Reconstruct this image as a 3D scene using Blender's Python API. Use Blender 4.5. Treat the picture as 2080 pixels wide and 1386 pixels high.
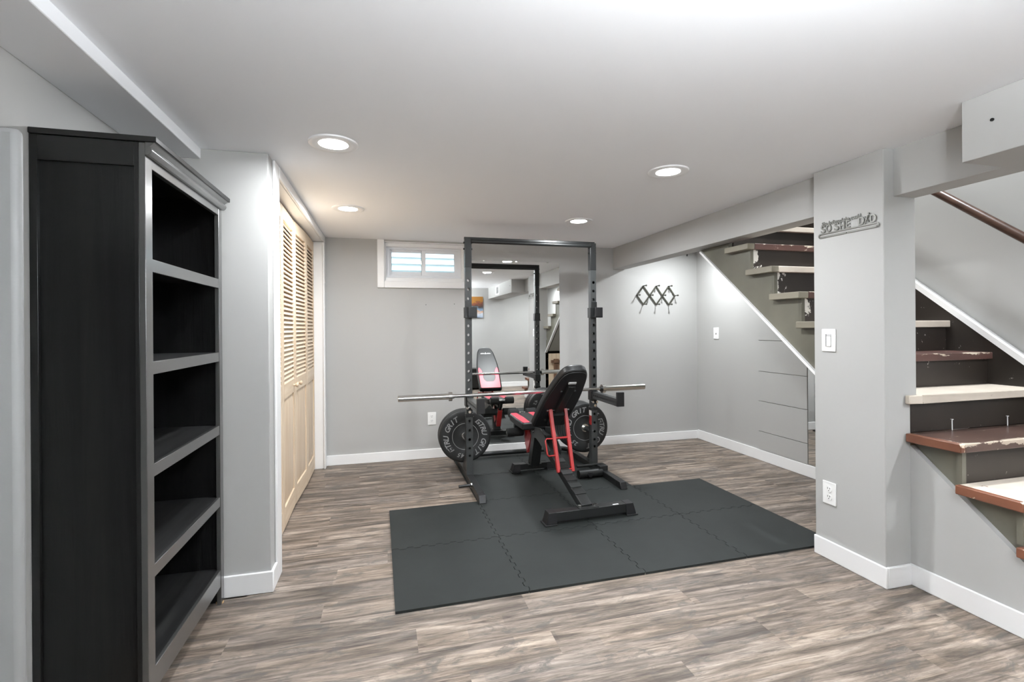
import bpy, bmesh, math, random
from mathutils import Vector, Matrix

random.seed(7)
sc = bpy.context.scene
for o in list(bpy.data.objects):
    bpy.data.objects.remove(o)
C = sc.collection

# ------------------------------------------------------------------ camera
F, CY, ROLL, YAW, CAM_H = 982.82, 666.4, 0.0073, 0.2573, 1.2422
cam_d = bpy.data.cameras.new('camera')
cam_d.sensor_fit = 'HORIZONTAL'
cam_d.sensor_width = 36.0
cam_d.lens = F / 2080 * 36.0
cam_d.shift_y = (CY - 693.0) / 2080
cam_d.clip_start = 0.02
cam = bpy.data.objects.new('camera', cam_d)
C.objects.link(cam)
_f = Vector((math.sin(YAW), math.cos(YAW), 0))
_r = Vector((math.cos(YAW), -math.sin(YAW), 0))
_u = Vector((0, 0, 1))
_R = _r * math.cos(ROLL) - _u * math.sin(ROLL)
_U = _r * math.sin(ROLL) + _u * math.cos(ROLL)
m = Matrix.Identity(4)
for i in range(3):
    m[i][0], m[i][1], m[i][2] = _R[i], _U[i], -_f[i]
m[2][3] = CAM_H
cam.matrix_world = m
sc.camera = cam

# ------------------------------------------------------------------ world, exposure
w = bpy.data.worlds.new('daylight')
sc.world = w
w.use_nodes = True
bg = w.node_tree.nodes['Background']
bg.inputs[0].default_value = (0.88, 0.95, 1.0, 1)
bg.inputs[1].default_value = 2.7
vs = sc.view_settings
vs.view_transform = 'Standard'
vs.look = 'None'
vs.exposure = 0.72
vs.gamma = 1.0
vs.use_curve_mapping = False
FILL_BOWL = 215.0          # watts of the bowl light added behind the camera as fill
LAMP = 12.0          # watts of one recessed light
sc.cycles.max_bounces = 20
sc.cycles.diffuse_bounces = 14
sc.cycles.glossy_bounces = 6

# ------------------------------------------------------------------ room measures (metres)
H = 2.079      # ceiling
YB = 4.685     # back wall
XR = 3.363     # right wall
YR = -0.58     # wall behind the camera
XC = -0.53     # closet wall face
XL = -1.022     # left wall
YS = 2.515     # face of the wall stub
MATZ = 0.012

# ------------------------------------------------------------------ materials
def newmat(name):
    mt = bpy.data.materials.new(name)
    mt.use_nodes = True
    nt = mt.node_tree
    return mt, nt, nt.nodes['Principled BSDF']

def plain(name, col, rough=0.5, metal=0.0, bump=0.0, bscale=200.0, var=0.0, vscale=3.0, spec=0.5, coat=0.0):
    mt, nt, b = newmat(name)
    b.inputs['Base Color'].default_value = (*col, 1)
    b.inputs['Roughness'].default_value = rough
    b.inputs['Metallic'].default_value = metal
    b.inputs['Specular IOR Level'].default_value = spec
    if coat: b.inputs['Coat Weight'].default_value = coat
    N = nt.nodes
    L = nt.links
    if bump or var:
        tc = N.new('ShaderNodeTexCoord')
    if bump:
        n = N.new('ShaderNodeTexNoise'); n.inputs['Scale'].default_value = bscale; n.inputs['Detail'].default_value = 4
        L.new(tc.outputs['Object'], n.inputs['Vector'])
        bp = N.new('ShaderNodeBump'); bp.inputs['Strength'].default_value = bump; bp.inputs['Distance'].default_value = 0.002
        L.new(n.outputs['Fac'], bp.inputs['Height']); L.new(bp.outputs['Normal'], b.inputs['Normal'])
    if var:
        n = N.new('ShaderNodeTexNoise'); n.inputs['Scale'].default_value = vscale; n.inputs['Detail'].default_value = 5
        L.new(tc.outputs['Object'], n.inputs['Vector'])
        r = N.new('ShaderNodeValToRGB')
        r.color_ramp.elements[0].position = 0.3; r.color_ramp.elements[1].position = 0.7
        r.color_ramp.elements[0].color = (*[c * (1 - var) for c in col], 1)
        r.color_ramp.elements[1].color = (*[min(1, c * (1 + var)) for c in col], 1)
        L.new(n.outputs['Fac'], r.inputs['Fac']); L.new(r.outputs['Color'], b.inputs['Base Color'])
    return mt

def ramp(N, stops):
    r = N.new('ShaderNodeValToRGB')
    el = r.color_ramp.elements
    el[0].position, el[0].color = stops[0][0], (*stops[0][1], 1)
    el[1].position, el[1].color = stops[-1][0], (*stops[-1][1], 1)
    for p, c in stops[1:-1]:
        e = el.new(p); e.color = (*c, 1)
    return r

def mixc(N, L, fac, a, b, mode='MIX'):
    mx = N.new('ShaderNodeMix'); mx.data_type = 'RGBA'; mx.blend_type = mode
    for s, v in ((mx.inputs[0], fac), (mx.inputs[6], a), (mx.inputs[7], b)):
        if hasattr(v, 'is_linked') or hasattr(v, 'links'): L.new(v, s)
        elif isinstance(v, (int, float)): s.default_value = v
        else: s.default_value = (*v, 1)
    return mx.outputs[2]

def noise(N, L, vec, scale, detail=5, rough=0.55, mapping=None, dist=0.0):
    if mapping:
        mp = N.new('ShaderNodeMapping'); mp.inputs['Scale'].default_value = mapping
        L.new(vec, mp.inputs['Vector']); vec = mp.outputs['Vector']
    n = N.new('ShaderNodeTexNoise')
    n.inputs['Scale'].default_value = scale; n.inputs['Detail'].default_value = detail
    n.inputs['Roughness'].default_value = rough; n.inputs['Distortion'].default_value = dist
    L.new(vec, n.inputs['Vector'])
    return n.outputs['Fac']

def obj_vec(N, L, rnd=True):
    tc = N.new('ShaderNodeTexCoord')
    if not rnd: return tc.outputs['Object'], None
    oi = N.new('ShaderNodeObjectInfo')
    mu = N.new('ShaderNodeVectorMath'); mu.operation = 'SCALE'
    cb = N.new('ShaderNodeCombineXYZ')
    for i in range(3): L.new(oi.outputs['Random'], cb.inputs[i])
    L.new(cb.outputs[0], mu.inputs[0]); mu.inputs['Scale'].default_value = 37.0
    ad = N.new('ShaderNodeVectorMath'); ad.operation = 'ADD'
    L.new(tc.outputs['Object'], ad.inputs[0]); L.new(mu.outputs[0], ad.inputs[1])
    return ad.outputs[0], oi.outputs['Random']

def bumpn(N, L, b, h, strength, dist=0.002):
    bp = N.new('ShaderNodeBump'); bp.inputs['Strength'].default_value = strength; bp.inputs['Distance'].default_value = dist
    L.new(h, bp.inputs['Height']); L.new(bp.outputs['Normal'], b.inputs['Normal'])

def mat_plank():
    mt, nt, b = newmat('weathered_vinyl_plank')
    N, L = nt.nodes, nt.links
    v, rnd = obj_vec(N, L)
    # printed short pieces inside each plank
    br = N.new('ShaderNodeTexBrick')
    br.inputs['Color1'].default_value = (0, 0, 0, 1); br.inputs['Color2'].default_value = (1, 1, 1, 1)
    br.inputs['Mortar Size'].default_value = 0.0; br.inputs['Scale'].default_value = 1.0
    br.inputs['Brick Width'].default_value = 0.43; br.inputs['Row Height'].default_value = 0.076
    br.offset = 0.37
    L.new(v, br.inputs['Vector'])
    big = noise(N, L, v, 1.0, 7, 0.66, (1.7, 17, 1), 0.8)
    mid = noise(N, L, v, 1.0, 6, 0.7, (4.0, 52, 1), 0.7)
    fine = noise(N, L, v, 1.0, 4, 0.7, (14, 190, 1), 0.4)
    patch = noise(N, L, v, 1.0, 8, 0.70, (5.0, 15, 1), 1.2)
    r1 = ramp(N, [(0.29, (0.066, 0.054, 0.045)), (0.42, (0.142, 0.115, 0.094)), (0.53, (0.250, 0.206, 0.173)), (0.68, (0.400, 0.340, 0.292))])
    L.new(big, r1.inputs['Fac'])
    rm = ramp(N, [(0.33, (0.28, 0.265, 0.255)), (0.45, (0.82, 0.81, 0.80)), (0.58, (1.08, 1.08, 1.07)), (0.72, (1.50, 1.49, 1.47))])
    L.new(mid, rm.inputs['Fac'])
    col = mixc(N, L, 0.9, r1.outputs['Color'], rm.outputs['Color'], 'MULTIPLY')
    r2 = ramp(N, [(0.30, (0.62, 0.60, 0.58)), (0.52, (1.0, 1.0, 1.0)), (0.72, (1.18, 1.17, 1.16))])
    L.new(fine, r2.inputs['Fac'])
    col = mixc(N, L, 0.8, col, r2.outputs['Color'], 'MULTIPLY')
    r3 = ramp(N, [(0.0, (0.78, 0.785, 0.80)), (0.5, (1, 1, 1)), (1.0, (1.14, 1.11, 1.07))])
    L.new(br.outputs['Color'], r3.inputs['Fac'])
    col = mixc(N, L, 0.9, col, r3.outputs['Color'], 'MULTIPLY')
    r4 = ramp(N, [(0.525, (0, 0, 0)), (0.63, (1, 1, 1))])
    L.new(patch, r4.inputs['Fac'])
    g = N.new('ShaderNodeMath'); g.operation = 'MULTIPLY'; g.inputs[1].default_value = 0.74
    L.new(r4.outputs['Color'], g.inputs[0])
    col = mixc(N, L, g.outputs[0], col, (0.098, 0.090, 0.083))
    r5 = ramp(N, [(0.0, (0.90, 0.90, 0.90)), (1.0, (1.08, 1.06, 1.03))])
    L.new(rnd, r5.inputs['Fac'])
    col = mixc(N, L, 1.0, col, r5.outputs['Color'], 'MULTIPLY')
    L.new(col, b.inputs['Base Color'])
    b.inputs['Roughness'].default_value = 0.50
    b.inputs['Specular IOR Level'].default_value = 0.35
    bumpn(N, L, b, fine, 0.18, 0.001)
    return mt

def mat_wood(name, c0, c1, c2, sc_=(1, 1, 1), rough=0.5, knots=True, bump=0.1, axis='Z', spec=0.4):
    mt, nt, b = newmat(name)
    N, L = nt.nodes, nt.links
    v, rnd = obj_vec(N, L)
    mp = {'Z': (28, 28, 1.2), 'Y': (28, 1.2, 28), 'X': (1.2, 28, 28)}[axis]
    g = noise(N, L, v, 1.0, 5, 0.6, mp, 0.5)
    r = ramp(N, [(0.3, c0), (0.5, c1), (0.7, c2)])
    L.new(g, r.inputs['Fac'])
    col = r.outputs['Color']
    if knots:
        k = noise(N, L, v, 1.0, 2, 0.5, tuple(q * 0.35 for q in mp), 0.3)
        rk = ramp(N, [(0.68, (0, 0, 0)), (0.76, (1, 1, 1))])
        L.new(k, rk.inputs['Fac'])
        mu = N.new('ShaderNodeMath'); mu.operation = 'MULTIPLY'; mu.inputs[1].default_value = 0.45
        L.new(rk.outputs['Color'], mu.inputs[0])
        col = mixc(N, L, mu.outputs[0], col, tuple(q * 0.55 for q in c0))
    L.new(col, b.inputs['Base Color'])
    b.inputs['Roughness'].default_value = rough
    b.inputs['Specular IOR Level'].default_value = spec
    if bump: bumpn(N, L, b, g, bump)
    return mt

def mat_chipped(name, base, chip, amount=0.62, scale=9.0, rough=0.45, var=0.15, edge_x=None, streak=(1, 1, 1), nose=False):
    """worn paint: base coat with flakes of another coat showing; edge_x: flakes crowd the left end"""
    mt, nt, b = newmat(name)
    N, L = nt.nodes, nt.links
    v, rnd = obj_vec(N, L)
    n1 = noise(N, L, v, scale, 8, 0.68, streak, 0.3)
    n2 = noise(N, L, v, 3.0, 4, 0.5)
    r0 = ramp(N, [(0.3, tuple(c * (1 - var) for c in base)), (0.7, tuple(c * (1 + var) for c in base))])
    L.new(n2, r0.inputs['Fac'])
    fac = n1
    if edge_x is not None:
        tc = N.new('ShaderNodeTexCoord'); sx = N.new('ShaderNodeSeparateXYZ')
        L.new(tc.outputs['Object'], sx.inputs[0])
        mr = N.new('ShaderNodeMapRange')
        mr.inputs['From Min'].default_value = edge_x; mr.inputs['From Max'].default_value = edge_x + 0.12
        mr.inputs['To Min'].default_value = 0.24; mr.inputs['To Max'].default_value = 0.0
        L.new(sx.outputs['X'], mr.inputs['Value'])
        ad = N.new('ShaderNodeMath'); ad.operation = 'ADD'
        L.new(n1, ad.inputs[0]); L.new(mr.outputs[0], ad.inputs[1]); fac = ad.outputs[0]
    if nose:
        tc = N.new('ShaderNodeTexCoord'); sx = N.new('ShaderNodeSeparateXYZ'); L.new(tc.outputs['Generated'], sx.inputs[0])
        a1 = N.new('ShaderNodeMath'); a1.operation = 'MULTIPLY'; a1.inputs[1].default_value = 0.235; L.new(sx.outputs['Y'], a1.inputs[0])
        a2 = N.new('ShaderNodeMath'); a2.operation = 'MULTIPLY_ADD'; a2.inputs[1].default_value = -0.04; a2.inputs[2].default_value = 0.04; L.new(sx.outputs['Z'], a2.inputs[0])
        a3 = N.new('ShaderNodeMath'); a3.operation = 'ADD'; L.new(a1.outputs[0], a3.inputs[0]); L.new(a2.outputs[0], a3.inputs[1])
        mr = N.new('ShaderNodeMapRange'); mr.inputs['From Min'].default_value = 0.0; mr.inputs['From Max'].default_value = 0.022
        mr.inputs['To Min'].default_value = 0.17; mr.inputs['To Max'].default_value = 0.0; L.new(a3.outputs[0], mr.inputs['Value'])
        ad = N.new('ShaderNodeMath'); ad.operation = 'ADD'; L.new(fac, ad.inputs[0]); L.new(mr.outputs[0], ad.inputs[1]); fac = ad.outputs[0]
    rc = ramp(N, [(amount, (0, 0, 0)), (amount + 0.02, (1, 1, 1))])
    L.new(fac, rc.inputs['Fac'])
    col = mixc(N, L, rc.outputs['Color'], r0.outputs['Color'], chip)
    L.new(col, b.inputs['Base Color'])
    b.inputs['Roughness'].default_value = rough
    bumpn(N, L, b, rc.outputs['Color'], 0.25, 0.001)
    return mt

def mat_emit(name, col, strength):
    mt, nt, b = newmat(name)
    b.inputs['Base Color'].default_value = (0.9, 0.9, 0.9, 1)
    b.inputs['Emission Color'].default_value = (*col, 1)
    b.inputs['Emission Strength'].default_value = strength
    return mt

def mat_glass():
    mt, nt, b = newmat('window_glass')
    N, L = nt.nodes, nt.links
    tr = N.new('ShaderNodeBsdfTransparent'); tr.inputs[0].default_value = (0.95, 0.98, 0.98, 1)
    gl = N.new('ShaderNodeBsdfGlossy'); gl.inputs['Roughness'].default_value = 0.02
    fr = N.new('ShaderNodeFresnel'); fr.inputs['IOR'].default_value = 1.45
    mx = N.new('ShaderNodeMixShader')
    L.new(fr.outputs[0], mx.inputs[0]); L.new(tr.outputs[0], mx.inputs[1]); L.new(gl.outputs[0], mx.inputs[2])
    L.new(mx.outputs[0], nt.nodes['Material Output'].inputs['Surface'])
    return mt

def mat_painting():
    mt, nt, b = newmat('painted_canvas')
    N, L = nt.nodes, nt.links
    tc = N.new('ShaderNodeTexCoord'); g = tc.outputs['Generated']
    sx = N.new('ShaderNodeSeparateXYZ'); L.new(g, sx.inputs[0])
    n = noise(N, L, g, 1.0, 6, 0.65, (2.5, 1, 6), 1.2)
    ad = N.new('ShaderNodeMath'); ad.operation = 'MULTIPLY_ADD'
    L.new(n, ad.inputs[0]); ad.inputs[1].default_value = 0.55
    L.new(sx.outputs['Z'], ad.inputs[2])
    r = ramp(N, [(0.25, (0.20, 0.25, 0.33)), (0.42, (0.42, 0.47, 0.55)), (0.52, (0.50, 0.26, 0.10)), (0.64, (0.16, 0.26, 0.38)), (0.80, (0.04, 0.03, 0.025)), (0.95, (0.22, 0.05, 0.02)), (1.08, (0.30, 0.13, 0.015)), (1.25, (0.12, 0.09, 0.02))])
    mr = N.new('ShaderNodeMath'); mr.operation = 'MULTIPLY'; mr.inputs[1].default_value = 0.75
    for e in r.color_ramp.elements: e.position = min(1.0, e.position * 0.75)
    L.new(ad.outputs[0], mr.inputs[0]); L.new(mr.outputs[0], r.inputs['Fac'])
    L.new(r.outputs['Color'], b.inputs['Base Color'])
    b.inputs['Roughness'].default_value = 0.6
    return mt

def mat_foam():
    mt, nt, b = newmat('foam_mat')
    N, L = nt.nodes, nt.links
    v, rnd = obj_vec(N, L)
    n = noise(N, L, v, 4.0, 6, 0.6, None, 0.3)
    r = ramp(N, [(0.3, (0.0098, 0.0124, 0.0118)), (0.7, (0.0150, 0.0185, 0.0176))])
    L.new(n, r.inputs['Fac']); L.new(r.outputs['Color'], b.inputs['Base Color'])
    b.inputs['Roughness'].default_value = 0.62
    b.inputs['Specular IOR Level'].default_value = 0.36
    ch = N.new('ShaderNodeTexChecker'); ch.inputs['Scale'].default_value = 170
    L.new(v, ch.inputs['Vector'])
    bumpn(N, L, b, ch.outputs['Fac'], 0.12, 0.001)
    return mt

M = {}
M['wall'] = plain('grey_wall_paint', (0.428, 0.427, 0.416), 0.62, bump=0.06, bscale=260, var=0.012, vscale=1.5, spec=0.3)
M['ceiling'] = plain('white_ceiling_paint', (0.885, 0.895, 0.915), 0.75, bump=0.05, bscale=220, spec=0.25)
M['trim'] = plain('white_trim_paint', (0.83, 0.83, 0.83), 0.35, spec=0.45)
M['plastic'] = plain('white_plastic', (0.85, 0.85, 0.84), 0.3)
M['recess'] = plain('recess_shade_grey', (0.22, 0.22, 0.22), 0.6)  # shade inside the dimmer recess put into the colour
M['slot'] = plain('dark_slot', (0.02, 0.02, 0.02), 0.6)
M['plank'] = mat_plank()
M['subfloor'] = plain('subfloor', (0.12, 0.10, 0.085), 0.8)
M['foam'] = mat_foam()
M['black_metal'] = plain('black_powder_coat', (0.011, 0.012, 0.012), 0.38, bump=0.08, bscale=900, spec=0.5)
M['grey_metal'] = plain('charcoal_powder_coat', (0.034, 0.037, 0.037), 0.38, bump=0.08, bscale=900, spec=0.5)
M['black_plastic'] = plain('black_plastic', (0.009, 0.009, 0.010), 0.45)
M['rubber'] = plain('black_rubber', (0.010, 0.011, 0.011), 0.5, bump=0.1, bscale=600)
M['foamroll'] = plain('black_foam_rubber', (0.008, 0.009, 0.009), 0.75, bump=0.2, bscale=300)
M['letter'] = plain('grey_print', (0.23, 0.23, 0.23), 0.6)
M['chrome'] = plain('chrome', (0.72, 0.72, 0.71), 0.13, metal=1.0)
M['steel'] = plain('satin_steel', (0.66, 0.65, 0.62), 0.24, metal=1.0)
M['red_paint'] = plain('red_enamel', (0.40, 0.026, 0.026), 0.3, coat=0.4)
M['red_vinyl'] = plain('red_vinyl', (0.72, 0.055, 0.10), 0.36, bump=0.1, bscale=120)
M['black_vinyl'] = plain('black_vinyl', (0.009, 0.0095, 0.010), 0.40, bump=0.12, bscale=160)
M['white_print'] = plain('white_print', (0.8, 0.8, 0.8), 0.5)
M['pine'] = mat_wood('clear_pine', (0.57, 0.42, 0.28), (0.68, 0.54, 0.395), (0.76, 0.63, 0.485), rough=0.45, bump=0.05)
M['pine_slat'] = mat_wood('pine_slats', (0.62, 0.475, 0.33), (0.70, 0.56, 0.41), (0.77, 0.64, 0.49), rough=0.45, bump=0.05, axis='Y', knots=False)
M['old_wood'] = mat_wood('brown_old_wood', (0.10, 0.05, 0.03), (0.16, 0.085, 0.05), (0.22, 0.12, 0.07), rough=0.6)
M['black_wood'] = mat_wood('black_brown_veneer', (0.003, 0.003, 0.003), (0.005, 0.005, 0.005), (0.008, 0.008, 0.0075), rough=0.30, knots=False, bump=0.9, spec=0.34)
M['black_shelf'] = mat_wood('black_brown_shelf', (0.010, 0.010, 0.010), (0.018, 0.018, 0.018), (0.030, 0.030, 0.029), rough=0.34, knots=False, bump=0.3, axis='Y', spec=0.45)
M['black_lacquer'] = plain('black_brown_edge', (0.009, 0.009, 0.0088), 0.28, bump=0.03, bscale=300, spec=0.4)
_e = M['black_edge'] = plain('satin_black_front_edge', (0.045, 0.045, 0.043), 0.34, bump=0.02, bscale=300, spec=0.9, coat=1.0)  # base colour lightened to add to the reflected sheen of the fronts
_e.node_tree.nodes['Principled BSDF'].inputs['Coat Roughness'].default_value = 0.22
M['rail_wood'] = mat_wood('dark_brown_handrail', (0.035, 0.016, 0.010), (0.060, 0.028, 0.018), (0.085, 0.042, 0.027), rough=0.3, axis='Y', knots=False)
BROWN = (0.022, 0.0165, 0.013); CREAM = (0.62, 0.55, 0.47); RED = (0.115, 0.040, 0.030); OLIVE = (0.128, 0.123, 0.096)
M['riser'] = mat_chipped('brown_riser_paint', BROWN, (0.60, 0.57, 0.52), 0.662, 26.0, 0.42, 0.25)
M['riser_edge'] = mat_chipped('brown_riser_peeling_at_end', BROWN, (0.66, 0.64, 0.60), 0.70, 13.0, 0.42, 0.25, edge_x=0.0)
M['tread_brown'] = mat_chipped('brown_tread_paint', (0.085, 0.042, 0.035), (0.62, 0.54, 0.44), 0.625, 16.0, 0.38, 0.25, streak=(0.6, 1, 1.6), nose=True)
M['tread_cream'] = mat_chipped('cream_tread_paint', CREAM, (0.20, 0.10, 0.07), 0.655, 18.0, 0.5, 0.14)
M['tread_worn'] = mat_chipped('worn_brown_tread_top', (0.075, 0.045, 0.036), (0.50, 0.42, 0.34), 0.61, 14.0, 0.28, 0.35, streak=(0.7, 1, 1), nose=True)
M['end_red'] = mat_chipped('red_brown_bare_end', (0.175, 0.066, 0.036), (0.70, 0.60, 0.48), 0.62, 9.0, 0.45, 0.3, nose=True)
M['olive'] = mat_chipped('olive_stringer_paint', OLIVE, (0.09, 0.085, 0.065), 0.655, 12.0, 0.32, 0.18)
M['olive_end'] = mat_chipped('olive_end_paint', (0.215, 0.195, 0.15), (0.36, 0.12, 0.06), 0.66, 7.0, 0.5, 0.15)
M['underside'] = plain('grey_underside_paint', (0.34, 0.34, 0.31), 0.6)
M['wing'] = plain('mid_grey_paint', (0.22, 0.22, 0.22), 0.5, bump=0.05, bscale=200)
M['skirt'] = mat_chipped('dark_skirt_paint', (0.020, 0.016, 0.013), (0.35, 0.33, 0.31), 0.668, 26.0, 0.35, 0.3)
M['mirror'] = plain('mirror_silver', (0.90, 0.91, 0.90), 0.0, metal=1.0)
M['glass'] = mat_glass()
M['vinyl'] = plain('white_window_vinyl', (0.80, 0.82, 0.85), 0.35)
M['siding'] = plain('pale_blue_siding', (0.74, 0.82, 0.85), 0.55)
M['ground'] = plain('gravel', (0.4, 0.38, 0.36), 0.9, var=0.2, vscale=30)
M['sign'] = plain('brushed_pewter', (0.17, 0.17, 0.155), 0.42, metal=0.35)
M['pegwood'] = plain('dark_olive_wood', (0.040, 0.040, 0.028), 0.45, var=0.3, vscale=20)
M['lens'] = mat_emit('lit_lens', (1.0, 0.98, 0.95), 14.0)
M['fixture'] = plain('white_fixture', (0.82, 0.82, 0.82), 0.4)
M['canvas'] = mat_painting()
M['felt'] = plain('tan_felt', (0.45, 0.30, 0.15), 0.9)

# ------------------------------------------------------------------ mesh builder
class MB:
    def __init__(self): self.v = []; self.f = []; self.s = []
    def add(self, vs, fs, smooth=False):
        o = len(self.v)
        self.v += [Vector(q) for q in vs]
        for f in fs: self.f.append([i + o for i in f]); self.s.append(smooth)
        return self
    def box(self, x0, x1, y0, y1, z0, z1):
        vs = [(x, y, z) for x in (x0, x1) for y in (y0, y1) for z in (z0, z1)]
        return self.add(vs, [(0, 1, 3, 2), (4, 6, 7, 5), (0, 4, 5, 1), (2, 3, 7, 6), (0, 2, 6, 4), (1, 5, 7, 3)])
    def hexa(self, b4, t4):
        return self.add(list(b4) + list(t4), [(3, 2, 1, 0), (4, 5, 6, 7), (0, 1, 5, 4), (1, 2, 6, 5), (2, 3, 7, 6), (3, 0, 4, 7)])
    def bar(self, p0, p1, wd, ht, up=(0, 0, 1)):
        p0, p1 = Vector(p0), Vector(p1)
        d = (p1 - p0).normalized(); up = Vector(up)
        s = d.cross(up).normalized(); u = s.cross(d)
        s = s * wd / 2; u = u * ht / 2
        return self.hexa([p0 - s - u, p0 + s - u, p0 + s + u, p0 - s + u], [p1 - s - u, p1 + s - u, p1 + s + u, p1 - s + u])
    def cyl(self, p0, p1, r, n=16, r2=None):
        p0, p1 = Vector(p0), Vector(p1); r2 = r if r2 is None else r2
        d = (p1 - p0).normalized()
        a = d.cross(Vector((0, 0, 1)) if abs(d.z) < 0.9 else Vector((1, 0, 0))).normalized(); b = d.cross(a)
        c = [a * math.cos(2 * math.pi * i / n) + b * math.sin(2 * math.pi * i / n) for i in range(n)]
        vs = [p0 + q * r for q in c] + [p1 + q * r2 for q in c]
        self.add(vs, [(i, (i + 1) % n, n + (i + 1) % n, n + i) for i in range(n)], True)
        self.add(vs[:n], [tuple(range(n - 1, -1, -1))]); self.add(vs[n:], [tuple(range(n))])
        return self
    def tube(self, path, r, n=10):
        P = [Vector(p) for p in path]
        rings = []
        a = None
        for i, p in enumerate(P):
            d = (P[min(i + 1, len(P) - 1)] - P[max(i - 1, 0)]).normalized()
            if a is None: a = d.cross(Vector((0, 0, 1)) if abs(d.z) < 0.9 else Vector((1, 0, 0))).normalized()
            a = (a - d * a.dot(d)).normalized(); b = d.cross(a)
            rings.append([p + (a * math.cos(2 * math.pi * k / n) + b * math.sin(2 * math.pi * k / n)) * r for k in range(n)])
        vs = [q for R in rings for q in R]
        fs = [(i * n + k, i * n + (k + 1) % n, (i + 1) * n + (k + 1) % n, (i + 1) * n + k) for i in range(len(P) - 1) for k in range(n)]
        self.add(vs, fs, True)
        self.add(rings[0], [tuple(range(n - 1, -1, -1))]); self.add(rings[-1], [tuple(range(n))])
        return self
    def prism(self, poly, fn, a0, a1):
        """poly of 2-d points, fn(u, v, a) -> 3-d"""
        n = len(poly)
        vs = [fn(u, v, a0) for u, v in poly] + [fn(u, v, a1) for u, v in poly]
        fs = [tuple(range(n - 1, -1, -1)), tuple(range(n, 2 * n))] + [(i, (i + 1) % n, n + (i + 1) % n, n + i) for i in range(n)]
        return self.add(vs, fs)
    def lathe(self, prof, fn, n=48):
        """prof: list of (radius, axial); fn(x, y, a) -> 3-d; closed at the ends of the profile"""
        k = len(prof)
        vs = [fn(r * math.cos(2 * math.pi * i / n), r * math.sin(2 * math.pi * i / n), a) for i in range(n) for r, a in prof]
        fs = [(i * k + j, ((i + 1) % n) * k + j, ((i + 1) % n) * k + j + 1, i * k + j + 1) for i in range(n) for j in range(k - 1)]
        return self.add(vs, fs, True)
    def perforated(self, fn, length, wd, th, holes, r, seg=12):
        """bar along a (0..length), b across (-wd/2..wd/2), c thickness (-th/2..th/2), round holes through c"""
        hw = wd / 2; hs = sorted(holes)
        cuts = [0.0] + [(hs[i] + hs[i + 1]) / 2 for i in range(len(hs) - 1)] + [length]
        for side in (-1, 1):
            c = side * th / 2
            for i, h in enumerate(hs):
                a0, a1 = cuts[i], cuts[i + 1]
                ring = []; outer = []
                for k in range(seg):
                    t = 2 * math.pi * (k + 0.5) / seg
                    ca, sa = math.cos(t), math.sin(t)
                    ring.append((h + r * ca, r * sa))
                    ea = (a1 - h) if ca > 0 else (h - a0)
                    s = min(ea / abs(ca) if abs(ca) > 1e-6 else 1e9, hw / abs(sa) if abs(sa) > 1e-6 else 1e9)
                    outer.append((h + ca * s, sa * s))
                vs = [fn(a, b, c) for a, b in ring] + [fn(a, b, c) for a, b in outer]
                fs = []
                for k in range(seg):
                    k2 = (k + 1) % seg
                    fs.append((k, k2, seg + k2, seg + k))
                self.add(vs, fs)
                # corner fillers
                cor = []
                for (ca_, cb_) in ((a1, hw), (a0, hw), (a0, -hw), (a1, -hw)):
                    cor.append(((math.atan2(cb_, ca_ - h) / (2 * math.pi) * seg - 0.5) % seg, ca_, cb_))
                for k in range(seg):
                    cc = sorted(q for q in cor if int(q[0]) == k)
                    if cc:
                        pl = [outer[k]] + [(q[1], q[2]) for q in cc] + [outer[(k + 1) % seg]]
                        self.add([fn(a_, b_, c) for a_, b_ in pl], [tuple(range(len(pl)))])
        for b in (-hw, hw):
            self.add([fn(0, b, -th / 2), fn(length, b, -th / 2), fn(length, b, th / 2), fn(0, b, th / 2)], [(0, 1, 2, 3)])
        for a in (0, length):
            self.add([fn(a, -hw, -th / 2), fn(a, hw, -th / 2), fn(a, hw, th / 2), fn(a, -hw, th / 2)], [(0, 1, 2, 3)])
        return self
    def mesh(self, name, org=(0, 0, 0), recalc=True):
        org = Vector(org)
        me = bpy.data.meshes.new(name)
        me.from_pydata([tuple(q - org) for q in self.v], [], self.f)
        me.polygons.foreach_set('use_smooth', self.s)
        if recalc:
            bm = bmesh.new(); bm.from_mesh(me)
            bmesh.ops.remove_doubles(bm, verts=bm.verts, dist=1e-5)
            bmesh.ops.recalc_face_normals(bm, faces=bm.faces)
            bm.to_mesh(me); bm.free()
        me.set_sharp_from_angle(angle=math.radians(38))
        me.update()
        return me
    def centre(self):
        xs = [q.x for q in self.v]; ys = [q.y for q in self.v]; zs = [q.z for q in self.v]
        return Vector(((min(xs) + max(xs)) / 2, (min(ys) + max(ys)) / 2, min(zs)))
    def build(self, name, mat, parent=None, org=None, bevel=0.0, seg=2, part_label=None):
        """parent: an object whose local frame the vertices are given in, shifted by org (world things pass the thing's base)"""
        if org is None:
            org = self.centre() if parent is None else Vector(parent.get('_o', (0, 0, 0)))
        me = self.mesh(name, org)
        me.materials.append(M[mat] if isinstance(mat, str) else mat)
        o = bpy.data.objects.new(name, me)
        C.objects.link(o)
        if parent is None: o.location = org
        else: o.parent = parent
        o['_o'] = tuple(org)
        if bevel:
            b = o.modifiers.new('bevel', 'BEVEL'); b.width = bevel; b.segments = seg; b.limit_method = 'ANGLE'; b.angle_limit = math.radians(40)
        if part_label: o['label'] = part_label
        return o

def tag(o, label, cat, group=None):
    o['label'] = label; o['category'] = cat
    if group: o['group'] = group
    return o

def thing(name, label, cat, base, group=None, rz=0.0, local=False):
    o = bpy.data.objects.new(name, None); C.objects.link(o)
    o.empty_display_size = 0.05
    o.location = base; o.rotation_euler = (0, 0, rz)
    o['_o'] = (0, 0, 0) if local else tuple(base)
    return tag(o, label, cat, group)

def struct(o):
    o['kind'] = 'structure'
    return o

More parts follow.
